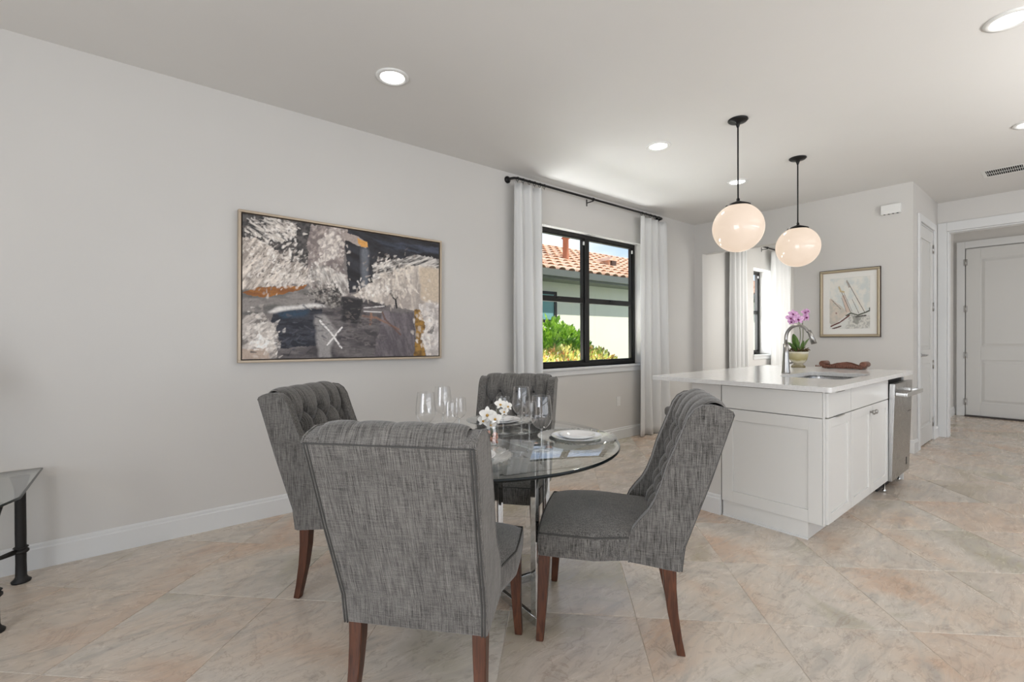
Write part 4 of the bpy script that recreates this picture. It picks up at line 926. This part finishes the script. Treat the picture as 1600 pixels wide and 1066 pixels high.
LEAFM = mat('orchid_leaf', srgb(66, 96, 44), .35); n_ = N(LEAFM); h_ = n_.noise(n_.coord('Object', (1, 1, .3)), 30, 4); n_.l(n_.ramp(h_, [(.3, srgb(44, 72, 34)), (.7, srgb(104, 136, 62))]), n_.b.inputs['Base Color'])
def leaf(az, L, wd, lean, zb=0):
    def fn(u, v):
        t = v; w = wd*math.sin(PI*min(1, t*.92+.06))**.7*(1-.15*t); x = (u-.5)*2*w; bend = lean*t*t
        rr = .02+L*(t*math.sin(lean*.7)+.0)+bend*L*.25; z = L*t*math.cos(lean*.7)-bend*L*.2*t+abs(x)*.25
        return (rr*math.cos(az)-x*math.sin(az), rr*math.sin(az)+x*math.cos(az), z+zb)
    b = MB(); b.grid(7, 14, fn); o = b.build('leaf', LEAFM, orc, fixn=False); s = o.modifiers.new('s', 'SOLIDIFY'); s.thickness = .002
# camera right direction in plan for placing petals where the photo shows them
leaf(YAW+2.2, .21, .034, .42); leaf(YAW+1.75, .15, .03, .75); leaf(YAW-1.7, .17, .028, .5); leaf(YAW-2.6, .13, .03, .25); leaf(YAW+.6, .12, .028, .5)
stemM = mat('orchid_stem', srgb(92, 98, 62), .6)
rx, ry = cR.x, cR.y
def sd(s, z, f=0): return Vector((rx*s+cF.x*f, ry*s+cF.y*f, z))
def poly3(P, n=10):
    out = []; P = [Vector(p) for p in P]
    for i in range(len(P)-1):
        a = P[max(i-1, 0)]; b_ = P[i]; c = P[i+1]; d = P[min(i+2, len(P)-1)]
        for k in range(n): t = k/n; out.append(.5*((2*b_)+(-a+c)*t+(2*a-5*b_+4*c-d)*t*t+(-a+3*b_-3*c+d)*t**3))
    return out+[P[-1]]
MB().tube(poly3([sd(0, 0), sd(.018, .15), sd(.012, .26), sd(-.01, .33), sd(-.06, .36)]), .003, 6).build('flower_stem', stemM, orc)
MB().tube(poly3([sd(.02, 0), sd(.045, .16), sd(.04, .30), sd(.05, .36), sd(.085, .38)]), .003, 6).build('flower_stem', stemM, orc)
petM = mat('orchid_petal', srgb(198, 142, 190), .5); n_ = N(petM); h_ = n_.noise(n_.coord('Object'), 60, 3); n_.l(n_.ramp(h_, [(.3, srgb(184, 118, 178)), (.65, srgb(222, 182, 214))]), n_.b.inputs['Base Color'])
petW = mat('white_petal', srgb(236, 234, 228), .5); lipM = mat('orchid_lip', srgb(120, 34, 92), .5); lipY = mat('orchid_lip_yellow', srgb(206, 160, 70), .5)
def flower(parent, c, nrm, r, pm, lm, name='flower'):
    nrm = Vector(nrm).normalized(); u = nrm.orthogonal().normalized(); up = Vector((0, 0, 1)); u = (up-nrm*up.dot(nrm)).normalized(); w = nrm.cross(u)
    b = MB()
    for ang, L, wd in ((0, 1, .5), (1.35, 1.05, .72), (-1.35, 1.05, .72), (2.45, .95, .45), (-2.45, .95, .45)):
        d = u*math.cos(ang)+w*math.sin(ang); e = nrm.cross(d); pts = []
        for k in range(7):
            t = k/6; ww = wd*r*math.sin(PI*(t*.86+.1))**.8*.62; pp = Vector(c)+d*(r*L*t)+nrm*(.12*r*math.sin(t*2.6))
            pts.append((pp+e*ww+nrm*.10*r, pp, pp-e*ww+nrm*.10*r))
        vs = [q for tr in pts for q in tr]; fs = []
        for k in range(6): fs += [(k*3, k*3+1, k*3+4, k*3+3), (k*3+1, k*3+2, k*3+5, k*3+4)]
        b.add(vs, fs, True)
    o = b.build(name, pm, parent, fixn=False)
    q = MB(); c2 = Vector(c)+nrm*r*.12
    q.lathe([(.001, .34*r), (.14*r, .2*r), (.2*r, .05*r), (.1*r, -.05*r)], 8, caps=False, M=Matrix.Translation(c2-u*r*.15) @ nrm.to_track_quat('Z', 'Y').to_matrix().to_4x4()); q.build('lip', lm, o); return o
for s, z, f, r, nn in ((-.075, .335, 0, .036, (-.6, -.5, .1)), (-.045, .375, .01, .034, (-.7, -.6, .3)), (-.02, .325, -.03, .040, (-.8, -.7, .1)), (.045, .335, 0, .030, (-.3, -.9, 0)), (.075, .345, .01, .038, (-.2, -1, .1)), (.06, .385, 0, .030, (-.6, -.8, .5)), (.085, .40, .0, .024, (-.3, -.9, .5)), (-.065, .30, .0, .025, (-.9, -.4, -.2))):
    flower(orc, sd(s, z, f), nn, r*1.28, petM, lipM)

# carved wooden tray
tr = empty('wooden_tray', (5.03, 1.372, CT1), 0, 'carved red brown wooden tray with scrolled ends on the countertop', 'tray')
HL = .155
MB().box((-.07, -HL, .004), (.07, HL, .014)).build('base', TRAYW, tr, bevel=.003)
for sx in (-1, 1):
    prof = [(-HL, .01), (HL, .01), (HL, .032), (.09, .034), (.065, .044), (.035, .054), (0, .058), (-.035, .054), (-.065, .044), (-.09, .034), (-HL, .032)]
    MB().prism(prof, lambda a, z: (sx*.072, a, z), lambda a, z: (sx*.064, a, z)).build('gallery_rail', TRAYW, tr, bevel=.002)
    b = MB()
    for k in range(22): b.lathe([(.004, .012), (.006, .02), (.004, .028)], 8, (sx*.075, -HL+.012+k*.0164, 0))
    b.build('beading', TRAYW, tr)['kind'] = 'stuff'
for sy in (-1, 1):
    M = Matrix.Translation((-.074, sy*HL, .042)) @ Matrix.Rotation(PI/2, 4, 'Y'); b = MB(); b.lathe([(.020, 0), (.026, .01), (.026, .138), (.020, .148)], 20, M=M); b.build('scroll_end', TRAYW, tr)
for sx in (-1, 1):
    for sy in (-1, 1): MB().lathe([(.010, .0), (.012, .004)], 10, (sx*.055, sy*(HL-.02), 0)).build('foot', TRAYW, tr)

# ------------------------------------------------------------------ dining chairs
def interp(z, T):
    for (z0, f0), (z1, f1) in zip(T[:-1], T[1:]):
        if z <= z1: t = (z-z0)/(z1-z0) if z1 > z0 else 0; return f0+(f1-f0)*max(0, t)
    return T[-1][1]
BK = [(.325, -.272), (.42, -.283), (.55, -.329), (.677, -.374), (.81, -.416), (.932, -.455)]
def bkx(z): return interp(z, BK)
def hw(z): return .235+.017*max(0, min(1, (z-.32)/.6))
def make_chair(label):
    root = empty('dining_chair', (0, 0, 0), 0, label, 'chair', 'tufted wingback dining chairs')
    # seat
    sx0, sx1 = -.262, .283; nu, nv = 26, 26
    def outline(s, t):    # s,t in -1..1
        k = .16; x = s*math.sqrt(1-k*t*t/2); y = t*math.sqrt(1-k*s*s/2)
        hx = (sx1-sx0)/2; wy = .255+.012*s if s > -1 else .243
        return ((sx0+sx1)/2+hx*x/math.sqrt(1-k*.0), y*(.230+.036*max(0, min(1, (s+.45)/.6))**1.2))
    b = MB()
    def top(u, v):
        s, t = 2*u-1, 2*v-1; x, y = outline(s, t); z = .438+.042*((1-abs(s)**4.5)*(1-abs(t)**4.5))**.6+.012*(1-s*s)*(1-t*t); return (x, y, z)
    b.grid(nu, nv, top)
    ring = [outline(*p) for p in [(-1+2*k/24, -1) for k in range(24)]+[(1, -1+2*k/24) for k in range(24)]+[(1-2*k/24, 1) for k in range(24)]+[(-1, 1-2*k/24) for k in range(24)]]
    n = len(ring); cx = (sx0+sx1)/2
    def off(p, d): L = math.hypot(p[0]-cx, p[1]); return (p[0]+(p[0]-cx)/L*d, p[1]+p[1]/L*d)
    lv = [(.442, -.002), (.430, .003), (.400, .005), (.372, .003), (.352, .0), (.348, -.006)]
    vs = [(*off(p, d), z) for z, d in lv for p in ring]; fs = [(k*n+i, k*n+(i+1) % n, (k+1)*n+(i+1) % n, (k+1)*n+i) for k in range(len(lv)-1) for i in range(n)]
    b.add(vs, fs, True); b.add([(*off(p, -.006), .348) for p in ring], [tuple(range(n))[::-1]])
    seat = b.build('seat', FAB, root)
    MB().tube([(*off(p, .001), .440) for p in ring], .0032, 6, closed=True).build('piping', PIPE, seat)
    # backrest shell
    zs = [.325, .37, .42, .485, .55, .615, .677, .745, .81, .87, .905, .932]
    b = MB(); nb = len(zs); vs = []
    for z in zs:
        w = hw(z)-.0005; x0 = bkx(z)-.004; d = .055
        vs += [(x0, -w, z), (x0, w, z), (x0+d, w-.012, z), (x0+d, -w+.012, z)]
    fs = []
    for k in range(nb-1):
        o = k*4; fs += [(o, o+1, o+5, o+4), (o+1, o+2, o+6, o+5), (o+2, o+3, o+7, o+6), (o+3, o, o+4, o+7)]
    fs += [(3, 2, 1, 0), tuple((nb-1)*4+i for i in range(4))]
    b.add(vs, fs, True); back = b.build('backrest', FABB, root, bevel=.006)
    for p in back.data.polygons: p.use_smooth = True
    for sy in (-1, 1):
        for dd_, r in ((.008, .0028), (.017, .0028)):
            MB().tube([(bkx(z)-.0045, sy*(hw(z)-dd_), z) for z in zs], r, 6).build('piping', PIPE, back)
    MB().tube([(bkx(.930)-.0035, y, .930) for y in np.linspace(-.244, .244, 12)], .0025, 6).build('piping', PIPE, back)
    # tufted cushion: front profile path from the seat up over the crown to the rear top edge
    prof = []
    for z in np.linspace(.44, .885, 26): prof.append((bkx(z)+.108-.012*math.sin((z-.44)/.45*PI), z))
    cxr, czr = bkx(.885)+.050, .905
    for k in range(1, 11):
        a = k/10*PI*.78; prof.append((cxr+.056*math.cos(a)-.004*k*.2, czr-.012+.080*math.sin(a)))
    prof.append((bkx(.932)+.008, .936)); prof.append((bkx(.932)+.001, .931))
    P = [Vector((x, 0, z)) for x, z in prof]; L = [0]
    for a, c in zip(P[:-1], P[1:]): L.append(L[-1]+(c-a).length)
    tot = L[-1]
    def at(s):
        for i in range(len(L)-1):
            if s <= L[i+1] or i == len(L)-2:
                t = (s-L[i])/(L[i+1]-L[i]); p = P[i].lerp(P[i+1], t); d = (P[min(i+2, len(P)-1)]-P[max(i-1, 0)]).normalized(); return p, Vector((d.z, 0, -d.x))
    DU, DV = .112, .078; S0 = L[25]-.012     # button column pitch, row pitch, height of the top row
    ny, nv = 72, 130; wid = .434
    buttons = []
    for r in range(0, 7):
        s = S0-r*DV
        if s < .03: break
        cols = [-DU, 0, DU] if r % 2 == 0 else [-1.5*DU, -.5*DU, .5*DU, 1.5*DU]
        buttons += [(c, s) for c in cols]
    buttons_ = [q for q in buttons]
    def hgt(y, s):
        e = max(0, 1-(abs(y)/(wid/2))**8)**.5; endf = min(1, max(0, (tot-s)/.05))**.6
        if s <= S0:
            a = y/DU+(S0-s)/(2*DV); c = y/DU-(S0-s)/(2*DV)
            q = (abs(math.sin(PI*a))*abs(math.sin(PI*c)))
            h_ = q**.42
        else:
            t = min(1, (s-S0)/.10); q = abs(math.sin(PI*y/DU)); a = q**(.42-.26*t)
            h_ = a*(1-.66*t)
        z = .042*h_*e*endf
        for by, bs in buttons:
            dd2 = ((y-by)**2+(s-bs)**2)/.013**2
            if dd2 < 9: z -= .014*math.exp(-dd2)
        return z
    b = MB()
    def fn(u, v):
        y = (u-.5)*wid; s = v*tot; p, nn = at(s); w = hw(p.z)/.252; q = p+nn*hgt(y, s); return (q.x, y*w, q.z)
    b.grid(ny, nv, fn); tf = b.build('tufted_cushion', FABB, root, fixn=False)
    for y, s in buttons:
        p, nn = at(s); q = p+nn*(-.004); w = hw(p.z)/.252
        M = Matrix.Translation((q.x, y*w, q.z)) @ nn.to_track_quat('Z', 'Y').to_matrix().to_4x4()
        MB().lathe([(.0125, -.006), (.0125, .0), (.010, .0045), (.005, .0065), (.0004, .007)], 12, M=M, caps=False).build('button', BUTTONM, tf)
    # wings
    wp = [(-.08, .345), (-.083, .40), (-.084, .445), (-.098, .478), (-.125, .515), (-.155, .55), (-.178, .59), (-.202, .65), (-.224, .726), (-.255, .80), (-.284, .873), (-.300, .915), (-.322, .945), (-.352, .963), (-.388, .966), (-.43, .955), (-.452, .944), (-.458, .932)]
    rear = [(bkx(z), z) for z in zs[::-1][1:]]
    poly = wp+rear; poly[-1] = (bkx(.325)+.0, .322)
    for sy in (-1, 1):
        b = MB(); b.prism(poly, lambda x, z: (x, sy*(hw(z)-.048), z), lambda x, z: (x, sy*hw(z), z)); wg = b.build('wing', FAB, root, bevel=.010, seg=3)
        MB().tube([(x, sy*(hw(z)-.003), z) for x, z in wp], .0036, 6).build('piping', FAB, wg)
    # legs
    for sy in (-1, 1):
        def sec(x, y, z, hx, hy): return [(x-hx, y-hy, z), (x+hx, y-hy, z), (x+hx, y+hy, z), (x-hx, y+hy, z)]
        def legm(path):
            b = MB(); vs = []
            for q in path: vs += sec(*q)
            fs = [(0, 1, 2, 3)[::-1], tuple((len(path)-1)*4+i for i in range(4))]
            for k in range(len(path)-1):
                for i in range(4): fs.append((k*4+i, k*4+(i+1) % 4, (k+1)*4+(i+1) % 4, (k+1)*4+i))
            b.add(vs, fs); return b
        legm([(.270, sy*.238, 0, .015, .015), (.262, sy*.232, .12, .018, .018), (.250, sy*.226, .356, .024, .024)]).build('leg', LEGW, root, bevel=.004)
        legm([(-.275, sy*.215, 0, .016, .015), (-.262, sy*.212, .06, .017, .016), (-.245, sy*.207, .16, .020, .019), (-.236, sy*.204, .25, .023, .021), (-.232, sy*.203, .36, .026, .023)]).build('leg', LEGW, root, bevel=.004)
    return root
CH = [((.887, 1.485), 40.3, 'tufted grey wingback dining chair nearest the camera, seen from behind'),
      ((1.640, 1.328), 128.3, 'tufted grey wingback dining chair seen side-on between table and island'),
      ((.960, 2.270), -52, 'tufted grey wingback dining chair below the abstract painting at the left'),
      ((1.71, 2.15), 217, 'tufted grey wingback dining chair on the far side of the table, facing the camera')]
chair0 = None
for (x, y), a, lb in CH:
    if chair0 is None: o = chair0 = make_chair(lb)
    else: o = copy_tree(chair0); o['label'] = lb
    o.location = (x, y, 0); o.rotation_euler = (0, 0, math.radians(a))

# ------------------------------------------------------------------ dining table
TX, TY, TZ, TR = 1.255, 1.738, .76, .612
tb = empty('dining_table', (TX, TY, 0), 0, 'round glass dining table on a crossed chrome base', 'table')
tg = MB(); tg.lathe([(.0005, TZ), (TR-.008, TZ), (TR-.002, TZ-.002)], 128, caps=False); tg.build('glass_top', TABLEGLASS, tb)
MB().lathe([(TR-.002, TZ-.002), (TR, TZ-.004), (TR, TZ-.012), (TR-.003, TZ-.015), (TR-.006, TZ-.015)], 128, caps=False).build('glass_rim', GLASSEDGE, tb)
BC = Vector((1.365-TX, 1.785-TY, 0))
for k in range(4):
    a = math.radians(-95+90*k); M = Matrix.Translation(BC) @ Matrix.Rotation(a, 4, 'Z'); b = MB(); t = .009; Lx = .325; zt = TZ-.0155
    b.box((.0, -t, 0), (Lx, t, .038), M); b.box((Lx-.036, -t, .038), (Lx, t, zt-.038), M); b.box((.0, -t, zt-.038), (Lx, t, zt), M); b.box((0, -t, .038), (.036, t, zt-.038), M)
    b.build('base_frame', CHROME, tb, bevel=.0015)

# place settings
def charger(x, y, label, first=None):
    if first: c = copy_tree(first); c.location = (x, y, TZ+.0005); c['label'] = label; return c
    seg = 144; prof = [(.02, .002), (.09, .002), (.11, .004), (.140, .011), (.172, .018), (.175, .019)]
    b = MB(); vs = []
    for i, (r, z) in enumerate(prof):
        for k in range(seg):
            a = 2*PI*k/seg; tw = a+(r-.1)*3.0; rib = .0032*(1 if k % 2 else -1) if i >= 2 else 0; rr = r+(.0025*(1 if k % 4 < 2 else -1) if i >= 4 else 0); vs.append((rr*math.cos(tw), rr*math.sin(tw), z+rib+.002))
    fs = [(i*seg+k, i*seg+(k+1) % seg, (i+1)*seg+(k+1) % seg, (i+1)*seg+k) for i in range(len(prof)-1) for k in range(seg)]
    b.add(vs, fs, False); o = b.build('charger_plate', CHARGERG, fixn=False, loc=(x, y, TZ+.0005)); return tag(o, label, 'charger', 'clear ribbed charger plates')
def plate(x, y, z, r, label, grp, name, first=None):
    if first: c = copy_tree(first); c.location = (x, y, z); c['label'] = label; return c
    b = MB(); b.lathe([(.0005, .003), (r*.6, .003), (r*.66, .006), (r*.97, .017), (r, .0175), (r*.99, .0145), (r*.7, .003), (r*.62, .0), (.0005, .0)], 64, caps=False)
    o = b.build(name, PORC, loc=(x, y, z)); return tag(o, label, 'plate', grp)
SET = [((1.560, 1.440), 'at the right, in front of the side-on chair'), ((1.555, 2.000), 'on the far side, in front of the far chair'), ((.985, 1.475), 'at the front, behind the nearest chair'), ((.94, 2.03), 'at the left, in front of the chair below the painting')]
cg = dp = sp_ = None
for (x, y), where in SET:
    c = charger(x, y, 'clear ribbed glass charger '+where, cg); cg = cg or c
    c = plate(x, y, TZ+.0075, .115, 'white dinner plate '+where, 'white dinner plates', 'dinner_plate', dp); dp = dp or c
    c = plate(x, y, TZ+.0125, .080, 'white side plate stacked '+where, 'white side plates', 'side_plate', sp_); sp_ = sp_ or c
def wineglass(kind, x, y, label, first=None):
    if first: c = copy_tree(first); c.location = (x, y, TZ+.0005); c['label'] = label; return c
    if kind == 'big': H, zb, R, rt, base = .222, .085, .0445, .036, .036
    else: H, zb, R, rt, base = .176, .078, .034, .031, .032
    root = empty('wine_glass' if kind == 'big' else 'water_goblet', (x, y, TZ+.0005), 0, label, 'glass', 'large wine glasses' if kind == 'big' else 'small goblets')
    prof = []
    for k in range(17):
        t = k/16; z = zb+(H-zb)*t
        if t < .38: r = .004+(R-.004)*math.sin(t/.38*PI/2)**.62
        else: r = R+(rt-R)*((t-.38)/.62)**1.7
        prof.append((r, z))
    MB().lathe(prof, 40, caps=False).build('bowl', WINEGLASS, root)
    MB().lathe([(prof[-1][0]-.0006, H-.0008), (prof[-1][0]+.0006, H-.0004), (prof[-1][0]+.0002, H+.0006), (prof[-1][0]-.0006, H+.0002)], 40, caps=False).build('rim', RIBGLASS, root)
    MB().lathe([(.010, .0015), (.005, .008), (.0032, .02), (.0030, zb-.012), (.0045, zb-.003), (.007, zb+.003)], 14, caps=False).build('stem', RIBGLASS, root)
    MB().lathe([(base, 0), (base, .0012), (.012, .003), (.0005, .004)], 36, caps=False).build('foot', RIBGLASS, root); return root
BG = [((1.312, 1.407), 'large stemmed wine glass nearest the right place setting'), ((1.479, 1.727), 'large stemmed wine glass in front of the far chair'), ((1.015, 1.830), 'large stemmed wine glass leftmost on the table, partly behind the nearest chair'), ((1.196, 1.990), 'large stemmed wine glass behind the leftmost one, against the white wall')]
SG = [((1.377, 1.555), 'small goblet between the two large glasses on the right'), ((1.402, 1.773), 'small goblet standing before the far plates'), ((1.115, 1.79), 'small goblet just right of the leftmost wine glass'), ((1.22, 1.88), 'small goblet behind the flowers at the left')]
f = None
for (x, y), lb in BG: q = wineglass('big', x, y, lb, f); f = f or q
f = None
for (x, y), lb in SG: q = wineglass('small', x, y, lb, f); f = f or q
# flowers in a curvy glass vase
vx, vy = 1.205, 1.600
va = empty('glass_vase', (vx, vy, TZ+.0005), 0, 'small clear glass vase with pink pebbles behind the nearest chair', 'vase')
MB().lathe([(.0005, .003), (.028, .003), (.030, .012), (.026, .035), (.030, .055), (.026, .078), (.030, .100), (.028, .112)], 32, caps=False).build('body', RIBGLASS, va)
b = MB(); rs = random.Random(2)
for k in range(38):
    r = .022*math.sqrt(rs.random()); a = rs.uniform(0, 6.28); z = .012+rs.random()*.05; M = Matrix.Translation((r*math.cos(a), r*math.sin(a), z)) @ Matrix.Rotation(rs.uniform(0, 3), 4, 'X'); s = rs.uniform(.004, .007)
    b.lathe([(.001, -s), (s*.9, -s*.5), (s, 0), (s*.8, s*.6), (.001, s)], 6, caps=False, M=M)
b.build('pebbles', mat('pink_pebble', srgb(226, 170, 150), .4), va)['kind'] = 'stuff'
fl = empty('white_flowers', (vx, vy, TZ+.09), 0, 'bunch of white orchid blooms standing in the clear glass vase', 'flowers')
for s, z, f_, r, nn in ((-.02, .045, 0, .034, (-.6, -.7, .3)), (.012, .030, -.01, .030, (-.3, -.9, .1)), (-.035, .020, .0, .028, (-.9, -.4, .2)), (.035, .085, .02, .026, (-.4, -.9, .5)), (.065, .075, .03, .024, (0, -1, .4)), (-.005, .005, -.01, .026, (-.5, -.8, -.2)), (.05, .055, .02, .022, (-.2, -1, 0))):
    c = Vector((rx*s+cF.x*f_, ry*s+cF.y*f_, z)); flower(fl, c, nn, r, petW, lipY, 'bloom')
    MB().tube(poly3([(0, 0, -.06), (c.x*.4, c.y*.4, z*.3), tuple(c-Vector(nn).normalized()*.006)], 5), .0015, 5).build('flower_stem', stemM, fl)

# ------------------------------------------------------------------ side table and lamp at the left edge
GT = .545
stb = empty('side_table', (-.70, 3.17, 0), 0, 'glass topped side table with black iron legs at the left edge', 'side table')
o = Vector((-.70, 3.17, 0)); x0_, x1_, y0_, y1_ = -1.02, -.345, 2.80, 3.50; cc = .07
pl = [(x0_+cc, y0_), (x1_-cc*.9, y0_), (x1_-.012, y0_+cc*1.6), (x1_, y1_), (x0_, y1_), (x0_, y0_+cc)]
b = MB(); b.prism(pl, lambda x, y: Vector((x, y, GT-.010))-o, lambda x, y: Vector((x, y, GT))-o); b.build('glass_top', thin_glass('smoky_side_glass', (.80, .82, .81, 1), 1.6, .12), stb)
b = MB(); b.tube([Vector((x, y, GT-.005))-o for x, y in pl], .0058, 6, closed=True); b.build('glass_rim', mat('smoky_edge', srgb(48, 52, 50), .2), stb)
IRON = mat('hammered_black_iron', srgb(34, 32, 31), .55, .3); n_ = N(IRON); n_.bump(n_.noise(n_.coord('Object'), 60, 3), .3, .004)
for lx, ly in ((-.415, 3.405), (-.435, 2.885), (-.95, 3.405), (-.95, 2.885)):
    q = MB(); q.lathe([(.036, 0), (.038, .008), (.026, .020), (.022, .03), (.0205, .10), (.0215, .25), (.021, GT-.075), (.028, GT-.045), (.037, GT-.0125)], 20, (lx-o.x, ly-o.y, 0)); lg = q.build('leg', IRON, stb)
    q = MB(); q.lathe([(.027, .148), (.031, .152), (.031, .160), (.027, .164)], 16, (lx-o.x, ly-o.y, 0)); q.lathe([(.027, .172), (.030, .175), (.027, .178)], 16, (lx-o.x, ly-o.y, 0)); q.build('collar', IRON, lg)
for a, c in (((-.415, 3.405), (-.95, 2.885)), ((-.435, 2.885), (-.95, 3.405))):
    A, C_ = Vector((*a, .160))-o, Vector((*c, .160))-o; d = (C_-A).normalized()
    MB().tube([A+d*.03, A+d*.08, A+d*.12, C_-d*.12, C_-d*.08, C_-d*.03], [.013, .011, .007, .007, .011, .013], 8).build('stretcher', IRON, stb)
lamp = empty('table_lamp', (-.86, 3.12, GT+.0005), 0, 'table lamp on the side table just outside the left edge', 'lamp')
MB().lathe([(.075, 0), (.075, .012), (.03, .03), (.05, .10), (.06, .18), (.03, .28), (.012, .33), (.010, .42)], 28).build('base', IRON, lamp)
q = MB(); q.lathe([(.15, .36), (.11, .60)], 36, caps=False); so = q.build('shade', mat('linen_shade', (.55, .52, .46, 1), .9), lamp); so.modifiers.new('s', 'SOLIDIFY').thickness = .002
lo = light('lamp_bulb', 'POINT', (-.86, 3.12, GT+.47), 3, (1, .9, .76), shadow_soft_size=.03)
